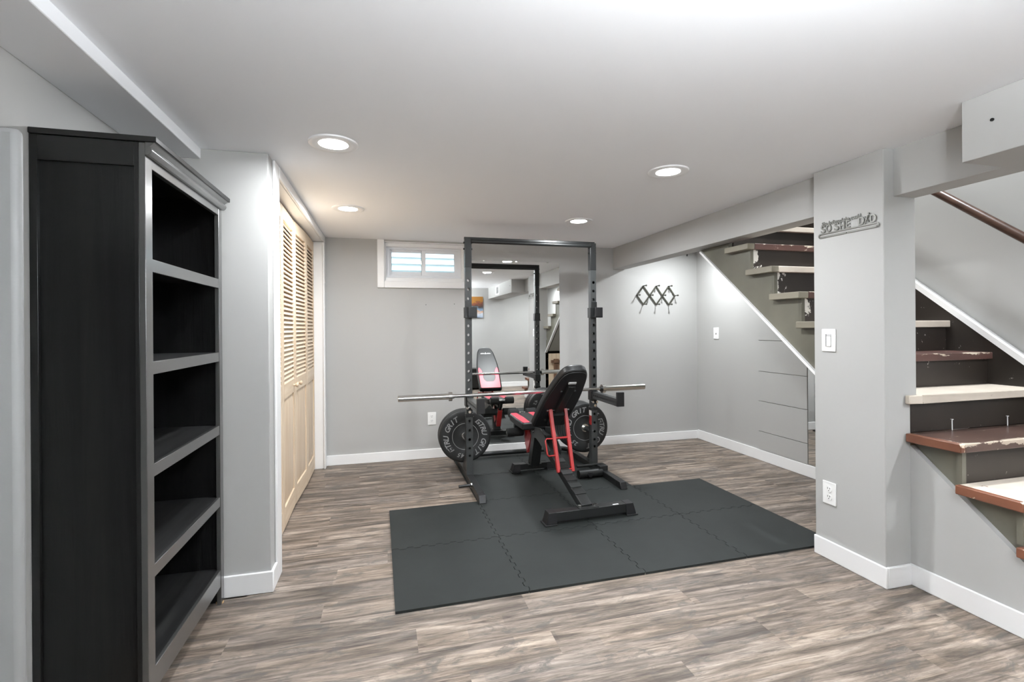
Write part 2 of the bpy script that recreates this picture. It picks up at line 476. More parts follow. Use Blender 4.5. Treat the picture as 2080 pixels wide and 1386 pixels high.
def B(*a): return MB().box(*a)

def text_mesh(body, size, extrude=0.001, shear=0.0, spacing=1.0, bold=0.0):
    cu = bpy.data.curves.new('txt', 'FONT')
    cu.body = body; cu.size = size; cu.extrude = extrude; cu.shear = shear
    cu.align_x = 'CENTER'; cu.align_y = 'CENTER'; cu.space_character = spacing; cu.resolution_u = 3; cu.offset = bold
    ob = bpy.data.objects.new('txt', cu); C.objects.link(ob)
    dg = bpy.context.evaluated_depsgraph_get()
    me = bpy.data.meshes.new_from_object(ob.evaluated_get(dg))
    vs = [v.co.copy() for v in me.vertices]; fs = [list(p.vertices) for p in me.polygons]
    bpy.data.objects.remove(ob); bpy.data.meshes.remove(me); bpy.data.curves.remove(cu)
    return vs, fs

# ================================================================== STRUCTURE
# floor with its planks
floor = struct(B(XL - 0.25, XR + 0.12, YR - 0.1, YB + 0.14, -0.10, -0.008).build('floor', 'subfloor'))
PW, PL, GAP = 0.152, 1.22, 0.0002
plank_meshes = {}
def plank_mesh(l):
    k = round(l, 3)
    if k not in plank_meshes:
        me = MB().box(0, l, 0, PW - GAP, 0, 0.008).mesh('plank')
        me.materials.append(M['plank']); plank_meshes[k] = me
    return plank_meshes[k]
fo = Vector(floor['_o'])
y = 1.581 - PW * 15
rowi = 0
while y < YB:
    x0 = XL + 0.002 if y + PW < YS + 0.02 else XC - 0.10
    if y + PW > YR and y > YR - PW * 0.9:
        off = [0.0, 0.47, 0.83, 0.21, 0.66][rowi % 5] + 0.11 * ((rowi * 7) % 4)
        xs = 1.397 - PL * 4 + (off % PL)
        while xs < XR:
            a, b = max(xs, x0), min(xs + PL, XR - 0.002)
            if b - a > 0.03:
                o = bpy.data.objects.new('plank', plank_mesh(b - a - GAP)); C.objects.link(o)
                o.parent = floor; o.location = Vector((a, y, -0.008)) - fo
            xs += PL
    y += PW; rowi += 1

# ceiling with an opening above the stairs
HX0, HX1, HY0, HY1 = 2.48, XR, 0.60, 3.30
ce = MB()
ce.box(XL - 0.25, HX0, YR - 0.1, YB + 0.14, H, H + 0.12)
ce.box(HX0, XR + 0.1, YR - 0.1, HY0, H, H + 0.12)
ce.box(HX0, XR + 0.1, HY1, YB + 0.14, H, H + 0.12)
struct(ce.build('ceiling', 'ceiling', bevel=0.0))
# upper stairwell shaft
sh = MB()
sh.box(HX0 - 0.08, HX0, HY0 - 0.1, HY1 + 0.1, H + 0.12, 4.35)
sh.box(HX0, XR + 0.1, HY0 - 0.1, HY0, H + 0.12, 4.35)
sh.box(HX0, XR + 0.1, HY1, HY1 + 0.1, H + 0.12, 4.35)
sh.box(HX0 - 0.08, XR + 0.1, HY0 - 0.1, HY1 + 0.1, 4.35, 4.45)
struct(sh.build('wall_stairwell', 'wall'))

# back wall with window opening
WX0, WX1, WZ0, WZ1 = 0.0, 0.755, 1.69, 2.062
bw = MB()
bw.box(XL - 0.25, WX0, YB, YB + 0.14, 0, H)
bw.box(WX1, XR + 0.12, YB, YB + 0.14, 0, H)
bw.box(WX0, WX1, YB, YB + 0.14, 0, WZ0)
bw.box(WX0, WX1, YB, YB + 0.14, WZ1, H)
struct(bw.build('wall_back', 'wall'))
wall_right = struct(B(XR, XR + 0.1, YR - 0.1, YB, 0, 4.35).build('wall_right', 'wall'))
struct(B(XL - 0.25, XR, YR - 0.1, YR, 0, H).build('wall_rear', 'wall'))
struct(B(XL - 0.1, XL, YR, YS, 0, H).build('wall_left', 'wall'))
# stub, closet header and closet enclosure
st = MB()
st.box(XL - 0.25, XC, YS, 2.685, 0, H)
st.box(XC - 0.10, XC, 4.60, YB, 0, H)
st.box(XC - 0.10, XC, 2.685, 4.60, 2.035, H)
st.box(XL - 0.25, XL - 0.2, 2.685, YB, 0, H)
struct(st.build('wall_closet', 'wall', bevel=0.004))
# soffit along the left wall
struct(B(XL, -0.812, YR, YS, 2.03, H).build('trim_1', 'ceiling', bevel=0.003))
# short grey wing wall beside the bookcase
struct(B(XL, -0.713, 1.195, 1.220, 0, 1.655).build('wall_wing', 'wing', bevel=0.012, seg=3))
# beam, duct soffit, pillar
struct(B(2.342, 2.48, YR, YB, 1.855, H).build('wall_beam', 'wall', bevel=0.003))
duct = struct(B(2.108, 2.342, YR, 1.331, 1.852, H).build('wall_duct_soffit', 'wall', bevel=0.002))
PX, PY0, PY1 = 2.282, 1.762, 2.148
struct(MB().prism([(PX, 0), (2.4405, 0), (2.4405, 0.866), (2.48, 0.866), (2.48, H), (PX, H)], lambda u, v, a: (u, a, v), PY0, PY1).build('wall_pillar', 'wall', bevel=0.004))
# half wall beside the lower stairs
HWX = 2.437
hz = lambda yy: 0.669 + (yy - 1.768) * 0.857
hw = struct(MB().prism([(PY0, 0.0), (PY0, hz(PY0)), (0.99, hz(0.99)), (0.99, 0.0)], lambda u, v, a: (a, u, v), HWX, HWX + 0.03).build('wall_half', 'wall'))
# unfinished pine back of the half wall, seen only in the mirror
pb = MB().box(HWX + 0.03, HWX + 0.045, 1.35, 1.75, 0.02, 0.28).box(HWX + 0.03, HWX + 0.045, 1.50, 2.10, 0.02, 0.62)
struct(B(2.485, XR - 0.06, 2.150, 2.165, 0.0, 0.835).build('trim_2', 'pine'))
tb = thing('wooden_brace', 'dark brown timber post screwed to pine panel under the stairs', 'post', (2.60, 2.19, 0))
MB().box(2.565, 2.640, 2.165, 2.205, 0, 0.750).build('post', 'old_wood', tb, bevel=0.002)
MB().box(2.505, 2.70, 2.205, 2.225, 0.690, 0.735).build('cross_piece', 'old_wood', tb, bevel=0.002)

# baseboards
BH, BT = 0.10, 0.013
def base(name, *bx): return struct(B(*bx).build(name, 'trim', bevel=0.004))
base('baseboard_back', XC, XR, YB - BT, YB, 0, BH - 0.008)
base('baseboard_right', XR - BT, XR, 2.20, YB - BT, 0, BH)
base('baseboard_stub_front', XL, XC + BT, YS - BT, YS, 0, BH)
base('baseboard_stub_side', XC, XC + BT, YS, 2.60, 0, BH)
base('baseboard_pillar_side', PX - BT, PX, PY0 - BT, PY1, 0, BH)
base('baseboard_pillar_front', PX, HWX - BT, PY0 - BT, PY0, 0, BH)
base('baseboard_half', HWX - BT, HWX, 0.99, PY0, 0, BH)
base('baseboard_rear', XL, XR, YR, YR + BT, 0, BH)
# closet casing
def casing(name, *bx):
    return struct(B(*bx).build(name, 'trim', bevel=0.005))
casing('trim_3', XC, XC + 0.014, 2.60, 2.700, 0, H - 0.002)
casing('trim_4', XC, XC + 0.016, 4.575, 4.655, 0, 2.019)
casing('trim_5', XC, XC + 0.016, 2.700, 4.655, 2.020, H - 0.002)
casing('trim_6', XC - 0.10, XC, 4.588, 4.60, 0, 2.02)
casing('trim_7', XC - 0.10, XC, 2.685, 2.698, 0, 2.02)
casing('trim_8', XC - 0.10, XC, 2.698, 4.588, 2.022, 2.036)

# closet bifold doors: four louvred pine leaves
slat_cache = {}
def leaf(name, y0, y1, xa, xb, knob):
    """xa, xb: face position at both ends (slightly folded)"""
    T = 0.028
    L_ = math.hypot(y1 - y0, xb - xa)
    root = bpy.data.objects.new(name, None); C.objects.link(root)
    root.location = (xa, y0, 0.012); root.rotation_euler = (0, 0, -math.atan2(xb - xa, y1 - y0))
    root['_o'] = (0, 0, 0); root['kind'] = 'structure'
    root['label'] = 'louvred pine bifold door leaf with raised lower panel' + (' and round knob' if knob else '')
    HT = 2.0; sw = 0.042
    g = 0.0015
    B(-T, 0, g, sw, 0, HT).build('stile', 'pine', root, bevel=0.003)
    B(-T, 0, L_ - sw, L_ - g, 0, HT).build('stile', 'pine', root, bevel=0.003)
    B(-T, 0, sw, L_ - sw, HT - 0.085, HT).build('rail', 'pine_slat', root, bevel=0.003)
    mid = B(-T, 0, sw, L_ - sw, 0.795, 0.89).build('rail', 'pine_slat', root, bevel=0.003)
    B(-T, 0, sw, L_ - sw, 0, 0.125).build('rail', 'pine_slat', root, bevel=0.003)
    pn = MB().box(-T * 0.75, -0.010, sw, L_ - sw, 0.125, 0.795)
    a, b, c, d = sw + 0.008, L_ - sw - 0.008, 0.133, 0.787
    e = 0.035
    pn.hexa([(-0.010, a, c), (-0.010, b, c), (-0.010, b, d), (-0.010, a, d)], [(-0.002, a + e, c + e), (-0.002, b - e, c + e), (-0.002, b - e, d - e), (-0.002, a + e, d - e)])
    pn.build('raised_panel', 'pine', root)
    z0, z1 = 0.89, HT - 0.085
    n = 35; p = (z1 - z0) / n
    key = round(L_, 4)
    if key not in slat_cache:
        mb = MB(); hw_ = (L_ - 2 * sw) / 2
        q = Vector((-0.0115, 0, 0.0180)); t = Vector((0.0180, 0, 0.0115)).normalized() * 0.0032
        mb.hexa([-q - t + Vector((0, -hw_, 0)), q - t + Vector((0, -hw_, 0)), q + t + Vector((0, -hw_, 0)), -q + t + Vector((0, -hw_, 0))],
                [-q - t + Vector((0, hw_, 0)), q - t + Vector((0, hw_, 0)), q + t + Vector((0, hw_, 0)), -q + t + Vector((0, hw_, 0))])
        me = mb.mesh('slat'); me.materials.append(M['pine_slat']); slat_cache[key] = me
    for i in range(n):
        o = bpy.data.objects.new('slat', slat_cache[key]); C.objects.link(o)
        o.parent = root; o.location = (-T / 2, L_ / 2, z0 + (i + 0.5) * p)
    if knob:
        ky = L_ - 0.06 if knob == 'far' else 0.075
        MB().lathe([(0.0, 0.034), (0.009, 0.033), (0.015, 0.028), (0.016, 0.022), (0.011, 0.014), (0.007, 0.008), (0.009, 0.0)], lambda x, y, a: (a, ky + x, 0.845 + y), 16).build('knob', 'pine', root)
XD = -0.606
leaf('door_1', 2.705, 3.215, XD - 0.004, XD + 0.004, None)
leaf('door_2', 3.217, 3.690, XD + 0.004, XD - 0.008, 'far')
leaf('door_3', 3.693, 4.145, XD - 0.006, XD + 0.006, 'near')
leaf('door_4', 4.147, 4.585, XD + 0.006, XD + 0.002, None)

# window
win = bpy.data.objects.new('window_1', None); C.objects.link(win)
win.location = (0.378, YB, 1.69); win['_o'] = (0.378, YB, 1.69); win['kind'] = 'structure'
win['label'] = 'small white sliding basement window below the ceiling'
cw, ct = 0.063, 0.018
B(WX0 - cw, WX0, YB - ct, YB, WZ0 - cw, H - 0.001).build('casing', 'trim', win, bevel=0.004)
B(WX1, WX1 + cw, YB - ct, YB, WZ0 - cw, H - 0.001).build('casing', 'trim', win, bevel=0.004)
B(WX0, WX1, YB - ct, YB, WZ0 - cw, WZ0).build('casing', 'trim', win, bevel=0.004)
jb = MB()
jb.box(WX0, WX0 + 0.006, YB - 0.004, 4.80, WZ0, WZ1).box(WX1 - 0.006, WX1, YB - 0.004, 4.80, WZ0, WZ1)
jb.box(WX0, WX1, YB - 0.004, 4.80, WZ0, WZ0 + 0.006).box(WX0, WX1, YB - 0.004, 4.80, WZ1 - 0.006, WZ1)
jb.build('jamb', 'trim', win)
def frame(name, x0, x1, z0, z1, y0, y1, wl, wr, wb, wt, mat='vinyl', par=win):
    f = MB()
    f.box(x0, x0 + wl, y0, y1, z0, z1).box(x1 - wr, x1, y0, y1, z0, z1)
    f.box(x0 + wl, x1 - wr, y0, y1, z0, z0 + wb).box(x0 + wl, x1 - wr, y0, y1, z1 - wt, z1)
    return f.build(name, mat, par, bevel=0.003)
frame('liner', 0.006, 0.749, 1.696, 2.056, 4.715, 4.775, 0.008, 0.012, 0.032, 0.034, 'trim')
frame('outer_frame', 0.008, 0.747, 1.700, 2.052, 4.775, 4.835, 0.038, 0.038, 0.058, 0.050)
s1 = frame('sash', 0.044, 0.382, 1.755, 2.003, 4.805, 4.825, 0.022, 0.030, 0.040, 0.022)
B(0.064, 0.354, 4.814, 4.817, 1.791, 1.984).build('pane', 'glass', s1)
s2 = frame('sash', 0.352, 0.711, 1.755, 2.003, 4.783, 4.803, 0.036, 0.038, 0.040, 0.028)
B(0.386, 0.675, 4.792, 4.795, 1.791, 1.978).build('pane', 'glass', s2)
MB().box(0.346, 0.356, 4.772, 4.783, 1.86, 1.90).build('latch', 'steel', win)
# siding of the neighbouring wall seen outside
sd = thing('siding_wall', 'pale blue lapped siding outside the small window', 'siding', (0.4, 5.56, 1.4))
for i in range(14):
    z = 1.45 + i * 0.0735
    MB().hexa([(-0.9, 5.50, z), (1.9, 5.50, z), (1.9, 5.56, z), (-0.9, 5.56, z)], [(-0.9, 5.535, z + 0.0735), (1.9, 5.535, z + 0.0735), (1.9, 5.56, z + 0.0735), (-0.9, 5.56, z + 0.0735)]).build('board', 'siding', sd)
struct(B(-0.9, 1.9, YB + 0.14, 5.6, 1.35, 1.42).build('ground_outside', 'ground'))

# under-stair cover boards on the right wall and strip mirror
for z0, z1 in ((0.104, 0.270), (0.275, 0.549), (0.554, 0.823), (0.828, 1.109), (1.114, 1.36)):
    B(XR - 0.012, XR, 3.228, 3.768, z0, z1).build('board', 'wall', wall_right)
o = tag(B(XR - 0.008, XR - 0.002, 2.55, 3.222, 0.105, 0.90).build('wall_mirror', 'mirror'), 'narrow mirror panel beside the grey cover boards under the stairs', 'mirror')

# ================================================================== STAIRS
RUN, RISE = 0.20986, 0.18112
Y3 = 1.31757
def ny(k): return Y3 + (k - 3) * RUN
def nz(k): return k * RISE
SR = 3.313
stair = thing('staircase', 'worn wooden staircase with chipped brown and cream painted steps', 'staircase', (2.86, 0.9, 0))
TT = 0.040
tread_mat = {1: 'tread_brown', 2: 'tread_brown', 3: 'tread_cream', 4: 'tread_worn', 5: 'tread_cream', 6: 'tread_brown', 7: 'tread_cream', 8: 'tread_brown', 9: 'tread_cream', 10: 'tread_brown', 11: 'tread_cream', 12: 'tread_brown'}
for k in range(1, 13):
    y0, z = ny(k), nz(k)
    y1 = y0 + RUN + 0.025
    olive = k >= 7
    if k == 5:
        t = MB().box(2.485, SR, y0, y1, z - TT, z).box(2.402, 2.485, y0, PY0 - 0.002, z - TT, z).build('tread', 'tread_cream', stair, bevel=0.004)
    elif k == 6 or k >= 11:      # ends against the pillar, or passes behind the beam
        t = B(2.485, SR, y0, min(y1, HY1 - 0.004), z - TT, z).build('tread', tread_mat[k], stair, bevel=0.004)
    else:
        le = 2.43 if not olive else (2.46 if k in (9, 10) else 2.475)
        yb = min(y1, PY0 - 0.004) if k == 4 else y1
        t = B(le, SR, y0, yb, z - TT, z).build('tread', tread_mat[k], stair, bevel=0.004)
        B(2.402, le, y0 + 0.0005, yb, z - TT, z).build('nosing_return', 'olive_end' if olive else 'end_red', t, bevel=0.004)
    # riser
    ry = y0 + 0.026
    zl = nz(k - 1)
    x0 = 2.485 if k == 6 or k >= 11 else 2.47
    if k == 5: x0 = 2.442
    R_ = MB().box(x0, SR, ry, ry + 0.02, zl, z - TT)
    org = (x0, ry, zl)
    r_ = R_.build('riser', 'riser_edge' if k in (8, 9, 10) else 'riser', stair)
    if k not in (5, 6) and k < 11:
        B(2.445, 2.47, ry - 0.002, ry + 0.02, zl if k > 5 or k < 4 else zl, z - TT).build('corner_strip', 'olive', r_)
# riser peeling uses the local x, so move the origin of those risers to their left end
for ch in stair.children:
    if ch.name.startswith('riser') and len(ch.data.materials) and ch.data.materials[0] == M['riser_edge']:
        dx = min(v.co.x for v in ch.data.vertices)
        for v in ch.data.vertices: v.co.x -= dx
        ch.location.x += dx
        for g in ch.children: g.location.x -= dx
for nx_, ny_, nh_ in ((2.690, 1.748, 0.052), (3.075, 1.748, 0.048)):
    MB().cyl((nx_, ny_, nz(4)), (nx_, ny_, nz(4) + nh_), 0.0022, 8).cyl((nx_, ny_, nz(4) + nh_), (nx_, ny_, nz(4) + nh_ + 0.002), 0.006, 10).build('nail', 'white_print', stair)
# left stringer: stepped upper edge, sloping lower edge
def lo(yy): return 1.832 + (yy - 3.335) * 0.8238
def stringer(k0, k1, low, yend0, yend1):
    top = []
    for k in range(k0, k1 + 1):
        a = ny(k) + 0.034
        top += [(a, nz(k - 1)), (a, nz(k) - TT)]
        top += [(ny(k + 1) + 0.034, nz(k) - TT)]
    pts = [(yy, zz) for yy, zz in top if yend0 - 1e-6 <= yy <= yend1 + 1e-6]
    return pts
pts = stringer(7, 10, lo, 2.155, 9)
pl_ = [(2.155, max(0, lo(2.155)))] + [(2.155, nz(6) - TT)] + [(ny(7) + 0.034, nz(6) - TT)] + pts[1:]
pl_ = [q for i, q in enumerate(pl_) if i == 0 or q != pl_[i - 1]]
ZB = 1.850                                   # underside of the beam
pl_ += [(pl_[-1][0], ZB), (3.335 + (ZB - 1.832) / 0.8238, ZB)]
MB().prism(pl_, lambda u, v, a: (a, u, v), 2.447, 2.475).build('stringer', 'olive', stair)
pts = stringer(1, 4, hz, 0.0, PY0)
pl_ = [(ny(1) + 0.034, 0.0), ] + pts[1:]
pl_ = [q for q in pl_ if q[0] <= PY0 - 0.003]
pl_ += [(PY0 - 0.003, nz(4) - TT), (PY0 - 0.003, hz(PY0) - 0.1), (1.1, 0.0)]
MB().prism(pl_, lambda u, v, a: (a, u, v), HWX + 0.0305, HWX + 0.055).build('stringer', 'olive', stair)
MB().prism([(2.17, lo(2.17) + 0.004), (3.40, lo(3.40) + 0.004), (3.40, lo(3.40) + 0.018), (2.17, lo(2.17) + 0.018)], lambda u, v, a: (a, u, v), 2.482, XR - 0.002).build('underside_panel', 'underside', stair)
# white edge strips
MB().bar((2.444, 2.155, lo(2.155) - 0.004), (2.444, 3.345, lo(3.345) - 0.004), 0.03, 0.016).build('edge_strip', 'trim', stair)
# skirt board and white strip on the stairwell wall
zt = lambda yy: 1.487 + (yy - 2.351) * 0.836 + 0.008
MB().prism([(0.95, 0.0), (3.25, 1.3), (3.25, zt(3.25)), (0.95, zt(0.95))], lambda u, v, a: (a, u, v), SR, XR - 0.001).build('skirt_board', 'skirt', stair)
MB().bar((3.334, 0.95, zt(0.95)), (3.334, 3.25, zt(3.25)), 0.052, 0.030).build('skirt_strip', 'trim', stair)
# handrail
hr = thing('handrail', 'round dark brown handrail on the stairwell wall', 'handrail', (3.27, 1.9, 1.7))
hz_ = lambda yy: 2.045 + (yy - 2.19) * 0.853
MB().tube([(3.27, 0.95, hz_(0.95)), (3.27, 3.1, hz_(3.1))], 0.024, 14).build('rail', 'rail_wood', hr)
for yy in (1.15, 2.65):
    MB().tube([(XR - 0.001, yy, hz_(yy) - 0.07), (3.30, yy, hz_(yy) - 0.07), (3.27, yy, hz_(yy) - 0.03)], 0.006, 8).build('bracket', 'steel', hr)

# ================================================================== CEILING LIGHTS
def recessed(x, y, label, power=LAMP, z=H):
    t = thing('recessed_light', label, 'ceiling light', (x, y, z - 0.012), 'recessed ceiling lights')
    zz = z
    MB().lathe([(0.062, zz + 0.0), (0.064, zz - 0.006), (0.085, zz - 0.009), (0.100, zz - 0.010), (0.106, zz - 0.007), (0.107, zz - 0.0005)], lambda a, b, c: (x + a, y + b, c), 40).build('trim_ring', 'fixture', t)
    MB().lathe([(0.0, zz - 0.003), (0.058, zz - 0.003), (0.064, zz - 0.0055)], lambda a, b, c: (x + a, y + b, c), 32).build('lens', 'lens', t)
    ld = bpy.data.lights.new('lamp', 'AREA'); ld.energy = power; ld.color = (0.93, 0.968, 1.0)
    ld.shape = 'DISK'; ld.size = 0.11; ld.spread = math.radians(176)
    lo_ = bpy.data.objects.new('lamp', ld); C.objects.link(lo_); lo_.parent = t; lo_.location = (0, 0, -0.001)
    return t
recessed(-0.217, 2.306, 'round recessed light with glowing rim close to the black bookcase')
recessed(-0.239, 3.525, 'round recessed light between the louvred doors and the window')
recessed(1.479, 2.300, 'round recessed light between the weight bench and the pillar')
recessed(1.477, 3.535, 'round recessed light above the power rack by the mirror')
recessed(1.479, -0.05, 'round recessed fill light added unseen between the duct soffit and the bowl fill light', LAMP * 0.5)  # extra lamp added out of view to brighten the rear of the room
recessed(3.02, 0.33, 'round recessed light at the foot of the stairs', LAMP * 1.3)
# unseen bowl light added behind the camera to brighten the ceiling and room
bw_ = thing('fill_bowl_light', 'white bowl light added unseen near the rear wall as fill', 'ceiling light', (0.55, -0.12, H - 0.34))
bxy = lambda a, b, c: (0.55 + a, -0.12 + b, c)
MB().lathe([(0.0, H - 0.340), (0.07, H - 0.334), (0.13, H - 0.312), (0.17, H - 0.275), (0.185, H - 0.240), (0.180, H - 0.240), (0.165, H - 0.272), (0.126, H - 0.306), (0.07, H - 0.327), (0.0, H - 0.333)], bxy, 40).build('bowl', 'fixture', bw_)
MB().lathe([(0.0, H - 0.333), (0.006, H - 0.333), (0.006, H - 0.02), (0.05, H - 0.016), (0.06, H - 0.001), (0.0, H - 0.001)], bxy, 24).build('stem', 'fixture', bw_)
for sx in (-1, 1):
    ld = bpy.data.lights.new('lamp', 'POINT'); ld.energy = FILL_BOWL / 2; ld.shadow_soft_size = 0.03; ld.color = (0.92, 0.962, 1.0)
    lo_ = bpy.data.objects.new('lamp', ld); C.objects.link(lo_); lo_.parent = bw_; lo_.location = (sx * 0.075, 0, 0.075)
recessed(2.93, 4.12, 'round recessed light in the alcove under the stairs above the peg rack', LAMP * 0.95)
recessed(2.93, 2.0, 'round fill light added unseen high above the stairs', LAMP * 6.0, 4.35)  # lamp added up the shaft, out of view, to brighten the stairwell

# ================================================================== BOOKCASE
bx0, bx1, by0, by1 = -1.0205, -0.722, 1.757, 2.490
bc = thing('bookcase', 'tall black brown wooden bookcase with five empty shelves', 'bookcase', (-0.868, 2.12, 0))
TOP = 1.838
for yy0, yy1 in ((by0, by0 + 0.018), (by1 - 0.018, by1)):
    s = -1 if yy0 == by0 else 1
    sp = B(bx0 + 0.005, bx1 - 0.02, yy0 + (0.010 if s < 0 else 0), yy1 - (0.010 if s > 0 else 0), 0.0, TOP - 0.006).build('side_panel', 'black_wood', bc)
    ya, yb_ = (yy0, yy0 + 0.012) if s < 0 else (yy1 - 0.012, yy1)
    B(bx0, bx0 + 0.020, ya, yb_, 0, TOP - 0.006).build('stile', 'black_lacquer', sp, bevel=0.001)
    B(bx1 - 0.030, bx1 - 0.018, ya, yb_, 0, TOP - 0.006).build('stile', 'black_lacquer', sp, bevel=0.001)
    B(bx0 + 0.020, bx1 - 0.030, ya, yb_, 1.757, TOP - 0.006).build('rail', 'black_lacquer', sp, bevel=0.001)
    B(bx0 + 0.020, bx1 - 0.030, ya, yb_, 0.04, 0.14).build('rail', 'black_lacquer', sp, bevel=0.001)
B(bx0, bx0 + 0.006, by0 + 0.018, by1 - 0.018, 0.05, TOP - 0.006).build('back_panel', 'black_wood', bc)
for ya, yb_ in ((by0, by0 + 0.047), (by1 - 0.040, by1)):
    B(bx1 - 0.018, bx1, ya, yb_, 0, TOP - 0.006).build('face_stile', 'black_edge', bc, bevel=0.0015)
B(bx1 - 0.018, bx1 - 0.001, by0 + 0.047, by1 - 0.040, 1.762, TOP - 0.006).build('face_rail', 'black_edge', bc, bevel=0.0015)
for i, z in enumerate((0.157, 0.486, 0.810, 1.141, 1.472)):
    s = B(bx0 + 0.006, bx1 - 0.016, by0 + 0.018, by1 - 0.018, z - 0.018, z).build('shelf', 'black_shelf', bc)
    B(bx1 - 0.016, bx1 - 0.002, by0 + 0.0475, by1 - 0.0405, z - (0.041 if i else 0.075), z + 0.001).build('front_edge', 'black_edge', s, bevel=0.0015)
B(bx0, bx1 + 0.032, by0 - 0.006, by1 + 0.015, TOP - 0.005, TOP + 0.013).build('top_board', 'black_lacquer', bc, bevel=0.002)
cm = MB()
prof = [(bx1, TOP - 0.045), (bx1 + 0.010, TOP - 0.045), (bx1 + 0.017, TOP - 0.038), (bx1 + 0.020, TOP - 0.030), (bx1 + 0.017, TOP - 0.022), (bx1 + 0.012, TOP - 0.018), (bx1 + 0.022, TOP - 0.010), (bx1 + 0.026, TOP - 0.005), (bx1, TOP - 0.005)]
cm.prism(prof, lambda u, v, a: (u, a, v), by0 - 0.002, by1 + 0.006)
cm.build('crown_moulding', 'black_edge', bc, bevel=0.001)
for yy in (by0 + 0.02, by1 - 0.02):
    MB().cyl((bx1 - 0.012, yy, 0.0), (bx1 - 0.012, yy, 0.006), 0.016, 12).build('foot_pad', 'felt', bc)
for (yy, zz) in ((2.02, 1.715), (2.30, 1.70), (2.12, 0.975), (2.22, 0.975)):
    MB().cyl((bx0 + 0.006, yy, zz), (bx0 + 0.010, yy, zz), 0.005, 10).build('screw_cap', 'steel', bc)

# ================================================================== FLOOR MAT TILES
mx, my, mr, T = 0.034, 2.162, 0.0113, 0.61
present = {(i, j) for j in (0, 1) for i in range(4)} | {(1, 2), (2, 2), (1, 3), (2, 3)}
NT = 15
def tooth(n):
    """points along a unit edge with dove-tailed teeth, offset -1..1"""
    p = []
    for q in range(n):
        a = (q + 0.5) / (n + 0.0)
        s = 1 if q % 2 == 0 else -1
        w_ = 0.5 / n
        p += [(a - w_ * 0.78 * (1 if s > 0 else 1), s), (a + w_ * 0.78, s)]
    return p
TP = tooth(NT)
lab = {(0, 0): 'black foam mat tile at the outer corner facing the bookcase',
       (1, 0): 'black foam mat tile in the front row, one in from the bookcase side',
       (2, 0): 'black foam mat tile in front of the bench foot towards the pillar',
       (3, 0): 'black foam mat tile ending at the pillar baseboard',
       (0, 1): 'black foam mat tile at the corner facing the closet, beside the rack foot',
       (1, 1): 'black foam mat tile between the rack foot with the band peg and the bench foot',
       (2, 1): 'black foam mat tile carrying the long foot of the bench',
       (3, 1): 'black foam mat tile at the far corner facing the under-stair wall',
       (1, 2): 'black foam mat tile under the rack upright nearer the window',
       (2, 2): 'black foam mat tile under the landmine tube of the rack',
       (1, 3): 'black foam mat tile against the wall below the mirror, nearer the outlet',
       (2, 3): 'black foam mat tile against the wall below the plates marked 25'}
D = 0.0085
for (i, j) in sorted(present):
    pts = []
    # bottom edge left->right
    def edge(p0, p1, nrm, shared, sgn):
        out = [p0]
        if shared:
            for a, s in TP:
                a = min(max(a, 0.02), 0.98)
                out.append((p0[0] + (p1[0] - p0[0]) * a + nrm[0] * D * s * sgn, p0[1] + (p1[1] - p0[1]) * a + nrm[1] * D * s * sgn))
        return out
    x0, y0, x1, y1 = i * T, j * T, (i + 1) * T, (j + 1) * T
    pts += edge((x0, y0), (x1, y0), (0, 1), (i, j - 1) in present, 1)
    pts += edge((x1, y0), (x1, y1), (1, 0), (i + 1, j) in present, 1)
    top = edge((x0, y1), (x1, y1), (0, 1), (i, j + 1) in present, 1)
    pts += [(x1, y1)] + list(reversed(top[1:]))
    left = edge((x0, y0), (x0, y1), (1, 0), (i - 1, j) in present, 1)
    pts += [(x0, y1)] + list(reversed(left[1:]))
    cx, cy_ = (x0 + x1) / 2, (y0 + y1) / 2
    k_ = 0.9945
    pts = [(cx + (a - cx) * k_, cy_ + (b - cy_) * k_) for a, b in pts]
    cr_, sr_ = math.cos(mr), math.sin(mr)
    W = [(mx + a * cr_ - b * sr_, my + a * sr_ + b * cr_) for a, b in pts]
    tag(MB().prism(W, lambda u, v, a: (u, v, a), 0.0005, MATZ).build('mat_tile', 'foam'), lab[(i, j)], 'mat tile', 'interlocking foam mat tiles')

# ================================================================== WALL MIRROR
tag(B(0.822, 1.736, YB - 0.006, YB - 0.001, 0.093, 1.906).build('gym_mirror', 'mirror'), 'large frameless mirror on the wall behind the power rack', 'mirror')
for xx in (0.95, 1.28, 1.61):
    tag(MB().box(xx - 0.009, xx + 0.009, YB - 0.008, YB - 0.0065, 1.900, 1.911).box(xx - 0.009, xx + 0.009, YB - 0.0065, YB - 0.0005, 1.9065, 1.911).build('mirror_clip', 'steel'), 'small metal clip on the top edge of the gym mirror, ' + {0.95: 'close to the window', 1.28: 'at mid width', 1.61: 'on the alcove side'}[xx], 'clip', 'mirror clips')

